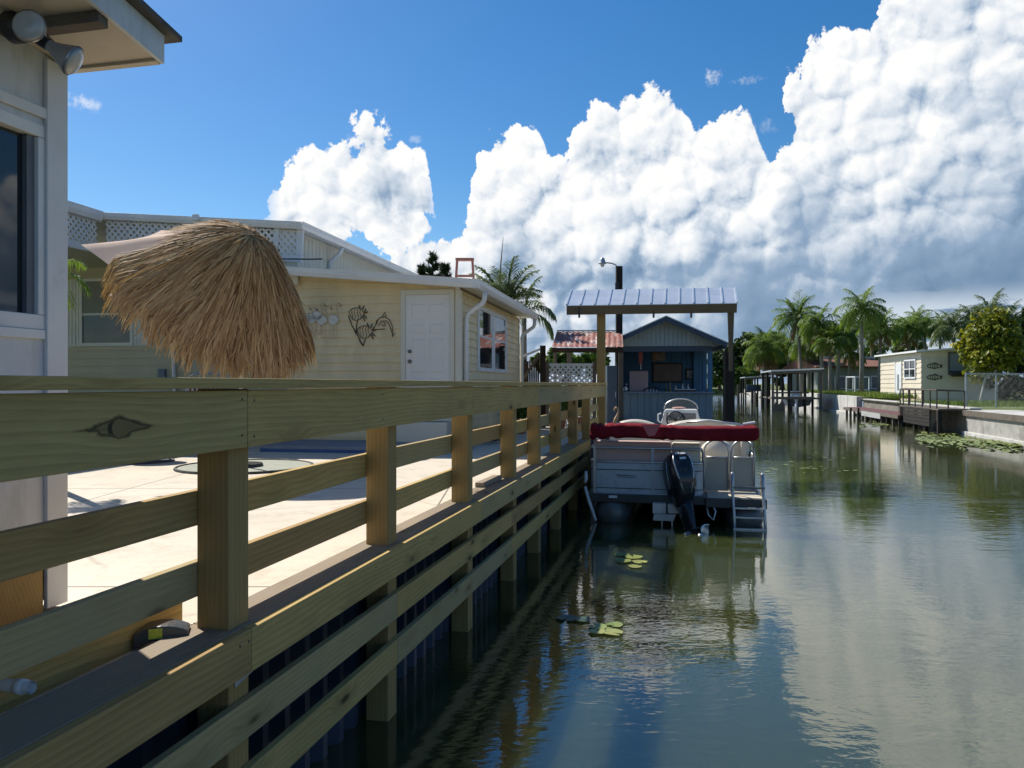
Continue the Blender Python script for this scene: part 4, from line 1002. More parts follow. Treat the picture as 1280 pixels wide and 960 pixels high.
# lounge backs rising above the red boot
def hump(x0, x1, y0, zc, zt, m):
    b = MB(); n = 14; rings = []
    for k in range(n + 1):
        u = k / n; x = x0 + (x1 - x0) * u; zt_ = zc + (zt - zc) * max(.02, math.sin(math.pi * u) ** .6)
        rings.append([B(x, y0, .8), B(x, y0 + .20, .8), B(x, y0 + .20, zt_ - .03), B(x, y0 + .15, zt_), B(x, y0 + .04, zt_), B(x, y0, zt_ - .03)])
    b.loft(rings); return b.build('seat_back', m, boat, smooth=False)
hump(-.18, 1.05, 1.7, 1.28, 1.425, M_['vinyl']); hump(-1.1, -.25, 2.2, 1.24, 1.39, M_['vinyl'])
b = MB(); b.tube([B(.2, 1.66, 1.38), B(.55, 1.64, 1.405), B(1.0, 1.62, 1.36), B(1.16, 1.6, 1.30)], .018, 8); b.build('grab_rail', M_['alu'], boat, smooth=True)
# folded canopy in its red boot
random.seed(3)
b = MB(); nx, nk = 90, 18
from mathutils import noise as mnoise
def boot(u, v):
    x = -1.17 + 2.36 * u; a = 2 * math.pi * v
    ca, sa = math.cos(a), math.sin(a); sq = lambda q, p_: math.copysign(abs(q) ** p_, q)
    y = .18 + .17 * sq(ca, .55); z = 1.312 + .104 * sq(sa, .45) + .012 * math.sin(u * 7) - .010 * u
    lf = max(0, 1 - u / .26); md = math.exp(-((u - .47) / .05) ** 2)
    wr = mnoise.noise(V((x * 16 + z * 5, z * 3, y * 3))) * .060 * lf + mnoise.noise(V((x * 5, z * 8, y * 6))) * .011 + mnoise.noise(V((x * 14 + z * 22, z * 4, 3))) * .022 * md
    endf = 1 - max(0, (u - .97) / .03) ** 2 * .35 - max(0, (.02 - u) / .02) * .3
    return B(x, .18 + (y - .18) * endf + wr * ca * 1.5, 1.312 + (z - 1.312) * endf + wr * sa * 1.2)
b.grid(boot, nx, nk * 2); e0 = len(b.v)
b.f.append(tuple(range(0, 0 + nk * 0 + 0)) if False else tuple(j_ * (nx + 1) for j_ in range(nk * 2)))
b.f.append(tuple(j_ * (nx + 1) + nx for j_ in reversed(range(nk * 2))))
b.build('canopy_boot', M_['red'], boat, smooth=True)
b = MB(); b.quad(B(-.42, .0, 1.42), B(-.16, -.004, 1.42), B(-.24, -.012, 1.27), B(-.33, -.014, 1.25)); b.build('boot_flap', mat('faded_red_canvas', (.55, .16, .15), (.5, .12, .12), .8, 4), boat, solid=.006)
for pts in ([(1.12, .2, 1.2), (1.16, .75, .92)], [(-1.14, .2, 1.2), (-1.17, .7, 1.06)], [(-1.14, .2, 1.22), (-1.17, 1.6, 1.06)], [(1.1, .2, 1.25), (1.17, 1.9, 1.1)]):
    b = MB(); b.tube([B(*q) for q in pts], .013, 8); b.build('canopy_strut', M_['alu'], boat)
b = MB(); b.tube([B(.98, .18, 1.43), B(1.14, .15, 1.46)], .02, 8); b.build('strut_end', M_['pvc'], boat)
# helm console with its wheel and windscreen
cs = MB(); y0 = 3.05
rings = [[B(x0, y0, z), B(x1, y0 - .0, z), B(x1, y0 + .55, z), B(x0, y0 + .55, z)] for z, x0, x1 in ((.40, -.24, .42), (1.30, -.26, .44), (1.42, -.23, .41), (1.54, -.20, .38))]
cs.loft(rings); console = cs.build('console', mat('white_gelcoat', (.80, .79, .75), (.74, .73, .69), .25, 2), boat, bevel=.03)
b = MB(); b.quad(B(-.17, y0 - .012, 1.34), B(.36, y0 - .012, 1.34), B(.35, y0 - .006, 1.475), B(-.16, y0 - .006, 1.475)); b.build('dash', mat('grey_dash', (.20, .20, .20), (.14, .14, .145), .4, 9), console)
b = MB(); wc = B(.0, y0 - .14, 1.36); b.tube([wc + BX * .155 * math.cos(2 * math.pi * k / 28) + (V((0, 0, 1)) * .92 + BY * .35) * .155 * math.sin(2 * math.pi * k / 28) for k in range(29)], .013, 8, caps=False)
for k in range(3):
    a = 2 * math.pi * k / 3 + .5; b.tube([wc + BY * .02, wc + BX * .15 * math.cos(a) + (V((0, 0, 1)) * .92 + BY * .35) * .15 * math.sin(a)], .009, 6)
b.tube([wc, wc + BY * .13], .02, 8); b.build('steering_wheel', M_['black'], console, smooth=True)
ws_m, t, bs = new_mat('smoked_screen'); bs.inputs['Base Color'].default_value = (.10, .11, .115, 1); bs.inputs['Roughness'].default_value = .05; bs.inputs['Alpha'].default_value = .62
def wsx(u): return -.215 + .61 * u
arch = [(u, 1.545 + .185 * min(1, (math.sin(math.pi * min(max(u, .0), 1)) * 1.0) ** .42)) for u in [k / 20 for k in range(21)]]
b = MB(); n0 = len(b.v)
for i in range(20): b.quad(B(wsx(arch[i][0]), y0 + .12 + .1, 1.545), B(wsx(arch[i + 1][0]), y0 + .22, 1.545), B(wsx(arch[i + 1][0]), y0 + .22, arch[i + 1][1]), B(wsx(arch[i][0]), y0 + .22, arch[i][1]))
wsn = b.build('windscreen', ws_m, console)
b = MB(); b.tube([B(wsx(u), y0 + .215, z) for u, z in arch], .011, 6); b.build('windscreen_frame', M_['alu'], wsn)
b = MB(); b.ell(B(.06, y0 + .12, 1.565), (.13, .05, .022)); b.build('dash_cover', mat('salmon_cloth', (.65, .33, .24), (.72, .5, .42), .8, 12), console)
b = MB(); b.tube([B(-.27, y0 + .05, 1.30), B(-.315, y0 + .04, 1.33), B(-.315, y0 + .04, 1.45), B(-.26, y0 + .05, 1.47)], .016, 8); b.build('grab_handle', M_['pvc'], console)
# boarding ladder
ladder_m = M_['alu']
b = MB()
LX0, LX1 = .83, 1.235
for x in (LX0, LX1):
    pts = [(x, .26, .42)] + [(x, .15 + .13 * math.cos(a), .60 + .14 * math.sin(a)) for a in [math.pi * k / 8 for k in range(9)]] + [(x, -.01, .45), (x + .012, -.10, .2), (x + .02, -.17, -.14)]
    b = MB(); b.tube([B(*q) for q in pts], .021, 10)
    if x == LX0: lad = b.build('boarding_ladder', ladder_m, boat, smooth=True)
    else: b.build('ladder_rail', ladder_m, lad, smooth=True)
for z, y in ((.56, -.005), (.285, -.075), (.165, -.105), (.01, -.14)):
    b = MB(); b.obox(B(LX0, y, z), B(LX1 + .02, y, z), V((0, 0, 1)), .022, .055); b.build('rung', ladder_m if z < .5 else M_['dark_alu'], lad)
# fender rods hanging on the port side, script mark
b = MB(); b.tube([B(-1.24, .12, .72), B(-1.235, .10, .62), B(-1.25, .09, .55)], [.02, .028, .018], 8); b.tube([B(-1.25, .09, .5), B(-1.19, .06, .30), B(-1.08, .0, .02)], [.022, .026, .02], 8); b.build('fender', M_['pvc'], boat, smooth=True)
b = MB()
sx, sz = -.80, .665
b.tube([B(sx + .02 * k / 2, .186, sz + .018 * math.sin(k * 1.9) * (1 if k < 18 else .4)) for k in range(28)], .0045, 5); b.tube([B(sx + .02, .186, sz - .03), B(sx + .29, .186, sz - .026)], .003, 5)
b.build('script_mark', mat('dark_lettering', (.12, .15, .17), (.1, .12, .14), .4, 5), boat)
b = MB(); bb(b, -.90, -.78, .05, .0595, .35, .385); b.build('reflector', M_['pvc'], boat)
# outboard, tilted up and turned a little
def superell(n, a, c, p_):
    return [(a * math.copysign(abs(math.cos(q)) ** p_, math.cos(q)), c * math.copysign(abs(math.sin(q)) ** p_, math.sin(q))) for q in [2 * math.pi * k / n for k in range(n)]]
MT = Matrix.Rotation(R(24), 3, 'Z') @ Matrix.Identity(3)
TI = Matrix.Rotation(R(-27), 3, 'X'); ROLL = Matrix.Rotation(R(-4), 3, 'Y')
def MO(u, v, w_):
    """motor frame: u to the right, v aft, w up"""
    q = V((u, -v, w_)); q = TI @ q; q = Matrix.Rotation(R(22), 3, 'Z') @ q; q = ROLL @ q
    return B(.10 + q.x, -.02 + q.y, .42 + q.z)
cow_m = mat('gloss_black_cowl', (.018, .020, .024), (.022, .024, .03), .16, 3)
b = MB()
rings = []
for w_, vc, a, c, p_ in ((-.16, .10, .105, .15, .7), (-.06, .13, .150, .21, .65), (.06, .16, .178, .26, .62), (.20, .17, .185, .285, .6), (.34, .17, .178, .285, .6), (.45, .16, .160, .262, .62), (.515, .15, .135, .225, .68), (.55, .13, .10, .165, .75), (.562, .12, .05, .08, .9)):
    rings.append([MO(x, vc + y, w_) for x, y in superell(28, a, c, p_)])
b.loft(rings); motor = b.build('outboard_motor', cow_m, boat, smooth=True)
b = MB()
for sg in (-1, 1):
    b.tube([MO(sg * .10, .40, .50), MO(sg * .125, .425, .36), MO(sg * .12, .435, .2), MO(sg * .09, .39, .05), MO(sg * .05, .33, -.08)], [.008, .011, .012, .011, .007], 6)
    b.tube([MO(sg * .172, .26, .43), MO(sg * .19, .24, .25), MO(sg * .183, .19, .05)], .007, 6)
b.build('trim_line', M_['alu'], motor, smooth=True)
b = MB()
for x0, x1, z0, z1 in ((-.075, -.015, .462, .492), (-.005, .075, .457, .487), (-.04, .05, .375, .405)): 
    b.quad(MO(x0, .452 if z0 < .43 else .432, z0), MO(x1, .452 if z0 < .43 else .432, z0), MO(x1, .45 if z0 < .43 else .418, z1), MO(x0, .45 if z0 < .43 else .418, z1))
b.build('decal', M_['pvc'], motor)
b = MB(); b.quad(MO(-.08, .4485, .30), MO(.08, .4485, .30), MO(.085, .437, .43), MO(-.085, .437, .43)); b.build('rear_panel', mat('matte_black', (.008, .008, .009), (.012, .012, .013), .6, 5), motor)
b = MB(); rings = []
for w_, vc, a, c in ((-.14, .10, .10, .17), (-.30, .12, .085, .17), (-.50, .12, .060, .15), (-.66, .13, .045, .15), (-.72, .13, .04, .13)):
    rings.append([MO(x, vc + y, w_) for x, y in superell(16, a, c, .8)])
b.loft(rings)
b.loft([[MO(x, .16 + y, w_) for x, y in superell(16, .12, .24, .8)] for w_ in (-.60, -.588)])
b.loft([[MO(x * s_, y_, -.72 + z * s_) for x, z in superell(14, .065, .07, 1)] for y_, s_ in ((-.16, .1), (-.10, .7), (.0, 1), (.22, .95), (.30, .75))])
b.loft([[MO(x, .13 + dv + y, w_) for x, y in superell(10, .012, c, .9)] for w_, dv, c in ((-.76, 0, .12), (-.94, .05, .05), (-.96, .06, .03))])
low = b.build('lower_unit', cow_m, motor, smooth=True)
for k in range(3):
    a0 = 2 * math.pi * k / 3 + .7
    def blade(u, v):
        r = .05 + .165 * u; a = a0 + (v - .5) * 1.25 * math.sin(math.pi * min(1, .25 + u * .72)); return MO(r * math.cos(a), .36 + (v - .5) * .10, -.72 + r * math.sin(a))
    b = MB().grid(blade, 6, 6); b.build('propeller_blade', M_['steel'], low, smooth=True, solid=.006)
b = MB(); b.loft([[MO(x * s_, y_, -.72 + z * s_) for x, z in superell(14, .05, .05, 1)] for y_, s_ in ((.30, 1), (.42, .9), (.44, .3))]); b.build('propeller_hub', M_['steel'], low, smooth=True)
b = MB(); bb(b, -.27, -.08, -.06, .06, .16, .31); bb(b, -.06, .10, -.05, .06, .17, .30); b.hexa([B(-.27, -.05, .06), B(.02, -.05, .06), B(.02, .04, .06), B(-.27, .04, .06)], [B(-.25, -.06, .155), B(.06, -.06, .155), B(.06, .04, .155), B(-.25, .04, .155)]); b.build('transom_bracket', mat('white_bracket', (.74, .70, .66), (.6, .52, .46), .35, 9), motor, bevel=.012)
b = MB(); b.tube([B(-.14, -.05, .08), B(-.13, -.06, -.2)], .012, 6); b.tube([B(.0, -.05, .08), B(.01, -.06, -.2)], .012, 6); b.build('transducer_rod', M_['alu'], motor)
b = MB(); b.tube([B(.55, .05, .30), B(.60, -.02, .22), B(.57, -.03, .10), B(.50, .0, .16), B(.48, .1, .28)], .012, 8); b.build('dangling_hose', M_['pvc'], boat, smooth=True)

# ================================================================ boat lift roof on its posts
lift = thing('boat_lift', P(820, 480, 18.2) * V((1, 1, 0)).length * 0 + V((P(820, 480, 18.2).x, 18.2, 0)), 'boat lift shelter with a ribbed silver metal roof over the pontoon boat berth', 'boat lift')
eL, eR = P(708, 382.5, 16.4), P(921.5, 379.5, 16.0); rL, rR = P(714.5, 363.5, 18.7), P(918.5, 359.8, 18.3)
up = V((0, 0, 1)); fwd = (rL - eL); kL, kR = rL + V((fwd.x, fwd.y, -fwd.z)), rR + V((fwd.x, fwd.y, -fwd.z))
M_['tin'] = mat('silver_roof_metal', (.60, .63, .66), (.52, .55, .58), .34, 1.4, metal=.55, grime=(.42, .44, .46), gscale=2.0, glo=.55, ghi=.8)
b = MB(); th = up * .012
b.hexa([eL, eR, rR, rL], [eL + th, eR + th, rR + th, rL + th])
for k in range(13):
    u = k / 12
    for a0, a1 in (((eL.lerp(eR, u)), (rL.lerp(rR, u))),):
        b.obox(a0 + up * .026, a1 + up * .026, (eR - eL), .030, .030)
b.build('roof', M_['tin'], lift)
brn = M_['dark_wood']; tanw = wood('brown_timber', (.20, .15, .085), (.11, .08, .05), knots=.4)  # plain brown timber for the lift's beams, rafters and thin post
ins = (rL - eL) * .12
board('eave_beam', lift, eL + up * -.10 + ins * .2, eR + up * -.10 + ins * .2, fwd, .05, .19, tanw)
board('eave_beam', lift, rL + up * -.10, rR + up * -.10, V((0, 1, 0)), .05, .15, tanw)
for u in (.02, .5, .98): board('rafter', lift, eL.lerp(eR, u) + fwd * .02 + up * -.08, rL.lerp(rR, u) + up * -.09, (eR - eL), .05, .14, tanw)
for px in (724, 817, 864):
    q = P(px, 396, 16.25); b = MB().tube([q + up * .2, q + up * -.02], .022, 6); b.build('hanging_bolt', M_['black'], lift)
pc = P(751.5, 480, 16.65); board('post', lift, V((pc.x, pc.y, -.6)), V((pc.x, pc.y, 3.50)), CN, .17, .17, M_['pt_post'], .008)
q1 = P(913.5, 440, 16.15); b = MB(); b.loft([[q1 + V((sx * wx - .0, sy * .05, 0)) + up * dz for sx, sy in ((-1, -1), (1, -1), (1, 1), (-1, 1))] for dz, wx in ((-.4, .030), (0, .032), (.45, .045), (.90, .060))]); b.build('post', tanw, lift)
q2 = P(911, 480, 16.45); board('piling', lift, V((q2.x, q2.y, -1.2)), V((q2.x, q2.y, 2.69)), (1, .1, 0), .20, .20, M_['pile'], .03)

# ================================================================ lamp pole
lp = thing('lamp_pole', (P(773.5, 480, 22.75).x, 22.75, 1.0), 'dark square timber pole with a curved lamp arm rising behind the silver roof', 'lamp post')
px_ = P(773.8, 480, 22.75).x
board('pole', lp, V((px_, 22.75, .5)), V((px_, 22.75, P(0, 333, 22.75).z)), (1, 0, 0), .185, .185, M_['pile'], .01)
b = MB(); q = P(771, 358, 22.55); b.box(q, (.10, .12, .22)); b.build('junction_box', M_['black'], lp, bevel=.01)
b = MB(); b.tube([P(x, y, 22.70) for x, y in ((772, 337), (771, 333), (768.5, 330.5), (764, 329), (758, 328.5), (754, 328))], .022, 8); b.build('lamp_arm', M_['galv'], lp, smooth=True)
b = MB(); q = P(753, 326, 22.70); b.tube([q + up * .10, q + up * .05, q, q - up * .06, q - up * .09], [.03, .07, .08, .10, .12], 12); hd = b.build('lamp_head', M_['galv'], lp, smooth=True)
b = MB(); b.ell(q - up * .12, (.06, .06, .07)); b.build('bulb', mat('frosted_bulb', (.6, .6, .58), (.5, .5, .48), .2, 3), hd, smooth=True)

# ================================================================ blue boathouse bar
S0 = P(831, 480, 23.1); S0.z = 0
SA = R(6.5)
def S(x, y, z): return S0 + V((math.cos(SA), -math.sin(SA), 0)) * x + V((math.sin(SA), math.cos(SA), 0)) * y + V((0, 0, z))
def sb_(b, x0, x1, y0, y1, z0, z1): return b.hexa([S(x0, y0, z0), S(x1, y0, z0), S(x1, y1, z0), S(x0, y1, z0)], [S(x0, y0, z1), S(x1, y0, z1), S(x1, y1, z1), S(x0, y1, z1)])
shack = thing('blue_boathouse', S(0, 2, .3), 'blue gabled boathouse bar open above its counter at the end of the railing', 'boathouse')
M_['slate'] = mat('slate_blue_board', (.19, .27, .325), (.16, .23, .28), .6, 1.5, grime=(.20, .26, .30), gscale=1.5)
M_['blue'] = mat('bright_blue_paint', (.05, .17, .31), (.042, .14, .25), .55, 2.0)
M_['gable'] = mat('pale_teal_board', (.36, .43, .43), (.31, .37, .38), .6, 1.4)
M_['bluedark'] = mat('dark_blue_fascia', (.045, .075, .12), (.035, .06, .10), .5, 2)
HW, ZC, ZO, ZP = 1.40, 1.73, 3.13, 3.98
b = MB(); nb = 14
for k in range(nb): x0 = -HW + 2 * HW * k / nb; sb_(b, x0, x0 + 2 * HW / nb - .012, 0, .03, .35, ZC)
sb_(b, -HW, HW, .031, .06, .35, ZC); b.build('counter_front', M_['slate'], shack)
b = MB(); sb_(b, -HW - .04, HW + .03, -.12, .22, ZC + .002, ZC + .04); b.build('counter_top', mat('blue_grey_counter', (.18, .26, .36), (.15, .22, .31), .4, 3), shack)
b = MB()
for k in range(22):
    x0 = -HW + 2 * HW * k / 22; x1 = x0 + 2 * HW / 22 - .010
    tz = lambda x: ZP - .08 - abs(x) * (ZP - ZO - .06) / (HW + .3)
    b.hexa([S(x0, 0, ZO), S(x1, 0, ZO), S(x1, .025, ZO), S(x0, .025, ZO)], [S(x0, 0, tz(x0)), S(x1, 0, tz(x1)), S(x1, .025, tz(x1)), S(x0, .025, tz(x0))])
b.hexa([S(-HW, .026, ZO), S(0, .026, ZO), S(0, .05, ZO), S(-HW, .05, ZO)], [S(-HW, .026, tz(-HW)), S(0, .026, tz(0)), S(0, .05, tz(0)), S(-HW, .05, tz(-HW))])
b.hexa([S(0, .026, ZO), S(HW, .026, ZO), S(HW, .05, ZO), S(0, .05, ZO)], [S(0, .026, tz(0)), S(HW, .026, tz(HW)), S(HW, .05, tz(HW)), S(0, .05, tz(0))])
b.build('gable', M_['gable'], shack)
b = MB(); sb_(b, -HW + .02, HW - .02, .055, .17, ZO - .16, ZO - .002); b.build('header_beam', M_['bluedark'], shack)
SL = (ZP - 3.20) / 1.74
for sg in (-1, 1):
    b = MB(); e = [(0, ZP + .02), (sg * 1.74, ZP + .02 - SL * 1.74)]
    y0_, y1_ = -.45, 4.4; yr_ = y0_ - .06
    b.hexa([S(e[0][0], yr_, e[0][1] - .03), S(e[1][0], yr_, e[1][1] - .03), S(e[1][0], y1_, e[1][1] - .03), S(e[0][0], y1_, e[0][1] - .03)], [S(e[0][0], yr_, e[0][1]), S(e[1][0], yr_, e[1][1]), S(e[1][0], y1_, e[1][1]), S(e[0][0], y1_, e[0][1])])
    b.build('roof', M_['tin'], shack)
    b = MB(); b.hexa([S(sg * .002, y0_ - .03, ZP - .14), S(sg * 1.74, y0_ - .03, ZP - .14 - SL * 1.74), S(sg * 1.74, y0_ - .002, ZP - .14 - SL * 1.74), S(sg * .002, y0_ - .002, ZP - .14)], [S(sg * .002, y0_ - .03, ZP - .014), S(sg * 1.74, y0_ - .03, ZP - .014 - SL * 1.74), S(sg * 1.74, y0_ - .002, ZP - .014 - SL * 1.74), S(sg * .002, y0_ - .002, ZP - .014)])
    b.hexa([S(sg * 1.70, y0_, ZP - .16 - SL * 1.74), S(sg * 1.74, y0_, ZP - .16 - SL * 1.74), S(sg * 1.74, y1_, ZP - .16 - SL * 1.74), S(sg * 1.70, y1_, ZP - .16 - SL * 1.74)], [S(sg * 1.70, y0_, ZP - .015 - SL * 1.74), S(sg * 1.74, y0_, ZP - .015 - SL * 1.74), S(sg * 1.74, y1_, ZP - .015 - SL * 1.74), S(sg * 1.70, y1_, ZP - .015 - SL * 1.74)])
    b.build('fascia', M_['bluedark'], shack)
    b = MB(); b.hexa([S(sg * .01, y0_, ZP - .06), S(sg * 1.69, y0_, ZP - .06 - SL * 1.69), S(sg * 1.69, y1_, ZP - .06 - SL * 1.69), S(sg * .01, y1_, ZP - .06)], [S(sg * .01, y0_, ZP - .035), S(sg * 1.69, y0_, ZP - .035 - SL * 1.69), S(sg * 1.69, y1_, ZP - .035 - SL * 1.69), S(sg * .01, y1_, ZP - .035)]); b.build('roof_lining', M_['bluedark'], shack)
for x, y, m in ((HW - .07, .06, 'blue'), (HW - .07, 1.25, 'blue'), (HW - .07, 2.4, 'blue'), (HW - .07, 3.6, 'blue'), (-HW + .06, .06, 'gable'), (-HW + .06, 3.6, 'blue')):
    b = MB(); sb_(b, x - .065, x + .065, y, y + .13, .3, ZO - .165 if y < .2 else 3.3); b.build('post', M_[m], shack)
b = MB()
for k in range(16): x0 = -HW + 2 * HW * k / 16; sb_(b, x0, x0 + 2 * HW / 16 - .012, 3.75, 3.78, .6, 3.5)
sb_(b, -HW, HW, 3.781, 3.82, .6, 3.5); b.build('back_wall', M_['blue'], shack)
b = MB(); sb_(b, -HW, -HW + .05, .2, 3.6, .6, 3.2); b.build('left_wall', M_['blue'], shack)
b = MB(); sb_(b, HW - .05, HW, .20, 3.59, .6, 1.60); b.build('side_rail_wall', M_['blue'], shack)
b = MB(); sb_(b, -HW, HW, .07, 3.7, .52, .59); b.build('floor', M_['old_wood'], shack)
for x in (-HW + .1, HW - .1):
    for y in (.1, 3.5): board('piling', shack, S(x, y, -1), S(x, y, .51), CN, .18, .18, M_['pile'], .01)
fr = thing('refrigerator', S(-.80, 1.5, .6), 'small pale pink refrigerator inside the blue boathouse bar', 'refrigerator')
b = MB(); sb_(b, -1.0, -.40, 1.5, 2.1, .62, 2.42); pkm = mat('pale_pink_enamel', (.60, .40, .42), (.55, .37, .39), .35, 2); b.build('body', pkm, fr, bevel=.03)
b = MB(); sb_(b, -.995, -.405, 1.44, 1.499, .68, 1.75); sb_(b, -.995, -.405, 1.44, 1.499, 1.77, 2.41); dr = b.build('door', pkm, fr, bevel=.015)
b = MB(); b.tube([S(-.46, 1.40, 1.4), S(-.46, 1.40, 1.7)], .012, 6); b.tube([S(-.46, 1.40, 1.82), S(-.46, 1.40, 2.05)], .012, 6); b.build('handle', M_['alu'], dr)
bk = thing('basket_lamp', S(-.15, .5, 2.7), 'woven brown basket lampshade hanging in the blue boathouse opening', 'lamp')
b = MB(); q = S(-.15, .5, 2.88); wick = mat('brown_wicker', (.14, .085, .04), (.06, .035, .018), .8, 30, lo=.45, hi=.55)
b.loft([[q + V((math.cos(2 * math.pi * k / 20) * r_, math.sin(2 * math.pi * k / 20) * r_, z)) for k in range(20)] for z, r_ in ((-.18, .19), (-.06, .21), (.08, .20), (.17, .12), (.18, .05))], caps=False); b.build('shade', wick, bk)
b = MB(); b.tube([q + up * .18, q + up * .45], .008, 6); b.build('cord', M_['black'], bk)
tv = thing('wall_panel', S(.0, 3.7, 2.2), 'large brown framed board on the back wall of the blue boathouse', 'board')
b = MB(); sb_(b, -.12, .90, 3.70, 3.745, 2.05, 2.72); b.build('frame', M_['dark_wood'], tv)
b = MB(); sb_(b, -.08, .86, 3.685, 3.699, 2.09, 2.68); b.build('surface', mat('dull_brown_board', (.21, .14, .11), (.15, .10, .085), .5, 3), tv)
pf = thing('picture', S(1.0, 3.7, 2.2), 'small framed picture on the right of the blue boathouse back wall', 'picture')
b = MB(); sb_(b, 1.0, 1.34, 3.70, 3.74, 2.15, 2.52); b.build('frame', M_['dark_wood'], pf)
b = MB(); sb_(b, 1.04, 1.30, 3.69, 3.699, 2.19, 2.48); b.build('print', mat('muted_print', (.30, .27, .20), (.08, .13, .16), .5, 9, lo=.4, hi=.6), pf)
sg = thing('hanging_pennant', S(-.7, .3, 2.8), 'narrow red cloth strip hanging under the boathouse header', 'pennant')
b = MB(); b.hexa([S(-.74, .30, 2.62), S(-.65, .30, 2.60), S(-.65, .31, 2.60), S(-.74, .31, 2.62)], [S(-.76, .30, 2.97), S(-.63, .30, 2.97), S(-.63, .31, 2.97), S(-.76, .31, 2.97)]); b.build('cloth', mat('dull_red_cloth', (.30, .06, .04), (.25, .05, .04), .8, 8), sg)
b = MB(); b.tube([S(-.69, .305, 2.61), S(-.69, .305, 2.45)], .012, 6); b.build('tassel', M_['vinyl'], sg)
# chairs behind the counter and things on it
b = MB()
chs = thing('bar_chair', S(-.3, .6, .6), 'chair with a rounded white back behind the boathouse counter', 'chair')
b.tube([S(-.62, .62, 1.2), S(-.61, .62, 1.72)] + [S(-.33 - .28 * math.cos(math.pi * k / 10), .62, 1.74 + .15 * math.sin(math.pi * k / 10)) for k in range(11)] + [S(-.05, .62, 1.2)], .022, 8); b.build('back_frame', M_['black'], chs)
b = MB()
for k in range(6): x = -.55 + k * .088; b.tube([S(x, .62, 1.25), S(x, .62, 1.76 + .09 * math.sin(math.pi * (k + .7) / 6.4))], .017, 6)
b.build('back_slats', M_['pvc'], chs)
b = MB(); sb_(b, -.62, -.05, .3, .8, 1.13, 1.19); b.build('seat', M_['pvc'], chs)
for x in (-.6, -.07):
    for y in (.34, .76): b = MB(); b.tube([S(x, y, .6), S(x, y, 1.13)], .02, 6); b.build('leg', M_['black'], chs)
tray = thing('serving_tray', S(.6, .1, 1.78), 'low dark tray with a pale rim on the boathouse counter', 'tray')
b = MB(); sb_(b, .30, .92, -.05, .16, ZC + .041, ZC + .10); b.build('base', M_['black'], tray, bevel=.01); b = MB(); sb_(b, .32, .90, -.055, .165, ZC + .1005, ZC + .12); b.build('rim', M_['boat_panel'], tray)
rb = random.Random(8)
for k, (x, y, h, r_, c, lb) in enumerate(((.10, .9, .34, .04, (.04, .09, .05), 'dark green bottle behind the boathouse counter'), (.24, .95, .40, .035, (.30, .22, .10), 'amber bottle behind the boathouse counter'), (.40, .9, .30, .05, (.5, .5, .5), 'pale bottle behind the boathouse counter'), (.62, .95, .36, .045, (.62, .60, .55), 'tall white bottle behind the boathouse counter'), (.78, .92, .33, .05, (.45, .46, .5), 'grey bottle behind the boathouse counter, furthest right'))):
    o = thing('bottle', S(x, y, 1.66), lb, 'bottle', 'bottles behind the boathouse counter')
    b = MB(); q = S(x, y, 1.66); b.tube([q, q + up * h * .6, q + up * h * .74, q + up * h * .95], [r_, r_, r_ * .4, r_ * .38], 12); b.build('body', mat('bottle_glass', c, c, .15, 3), o, smooth=False)
    b = MB(); b.tube([q + up * h * .95, q + up * h], r_ * .42, 10); b.build('cap', M_['brass'], o)
shf = thing('back_bar', S(.35, .95, .6), 'dark blue back bar shelf inside the boathouse', 'counter'); b = MB(); sb_(b, -.05, 1.0, .80, 1.10, 1.60, 1.655); b.build('top', M_['bluedark'], shf); b = MB(); sb_(b, -.02, .97, .83, 1.08, .6, 1.599); b.build('body', M_['bluedark'], shf)
fw = thing('flower_bunch', S(-1.3, 0, 1.78), 'small bunch of white flowers on the left end of the boathouse counter', 'flowers')
b = MB(); 
for k in range(26): q = S(-1.25 + rb.gauss(0, .11), -.03 + rb.gauss(0, .05), ZC + .09 + abs(rb.gauss(0, .045))); b.ell(q, rb.uniform(.016, .03), nu=6, nv=4)
b.build('petals', M_['pvc'], fw)
b = MB()
for k in range(14): b.tube([S(-1.25 + rb.gauss(0, .06), -.03, ZC + .041), S(-1.25 + rb.gauss(0, .12), -.03, ZC + .12)], .005, 4)
b.build('stems', M_['leaf_mid'], fw)
# ---------------------------------------------------------------- rusty lean-to
lt = thing('rusty_lean_to', (P(735, 480, 21.8).x, 21.8, 1.0), 'open shelter with a rusted red sheet metal roof left of the blue boathouse', 'shelter')
m, t, bs = new_mat('rusted_red_sheet'); tc = t.new('ShaderNodeTexCoord'); p_ = tc.outputs['Object']
n1 = t.noise(p_, 1.6, 6, .7, dim='3D'); n2 = t.noise(t.vm('MULTIPLY', p_, (5, 1.2, 1.2)), 1.5, 5, .7, dim='3D')
cc = t.mix(t.mr(n1, .4, .6), (.24, .055, .035, 1), (.30, .12, .075, 1)); cc = t.mix(t.mr(n2, .54, .60), cc, (.55, .46, .42, 1)); cc = t.mix(t.mr(n1, .60, .64), cc, (.10, .05, .04, 1))
t.put(bs.inputs['Base Color'], cc); bs.inputs['Roughness'].default_value = .7; M_['rust'] = m
a0, a1, a2, a3 = P(690, 433.5, 20.8), P(779, 433.5, 20.8), P(778, 414.5, 22.9), P(696, 414.5, 22.9)
b = MB(); n = 60
for k in range(n):
    def w3(u, v): return a0.lerp(a1, u).lerp(a3.lerp(a2, u), v) + up * (.009 * math.sin(u * 2 * math.pi * 13))
    b.quad(w3(k / n, 0), w3((k + 1) / n, 0), w3((k + 1) / n, 1), w3(k / n, 1))
b.build('roof', M_['rust'], lt, solid=.006)
b = MB(); b.obox(a0 + up * -.09 + V((0, .05, 0)), a1 + up * -.09 + V((0, .05, 0)), (0, 1, 0), .05, .13); b.obox(a3 + up * .03, a2 + up * .03, (0, 1, 0), .12, .02); b.build('eave_beam', M_['dark_wood'], lt)
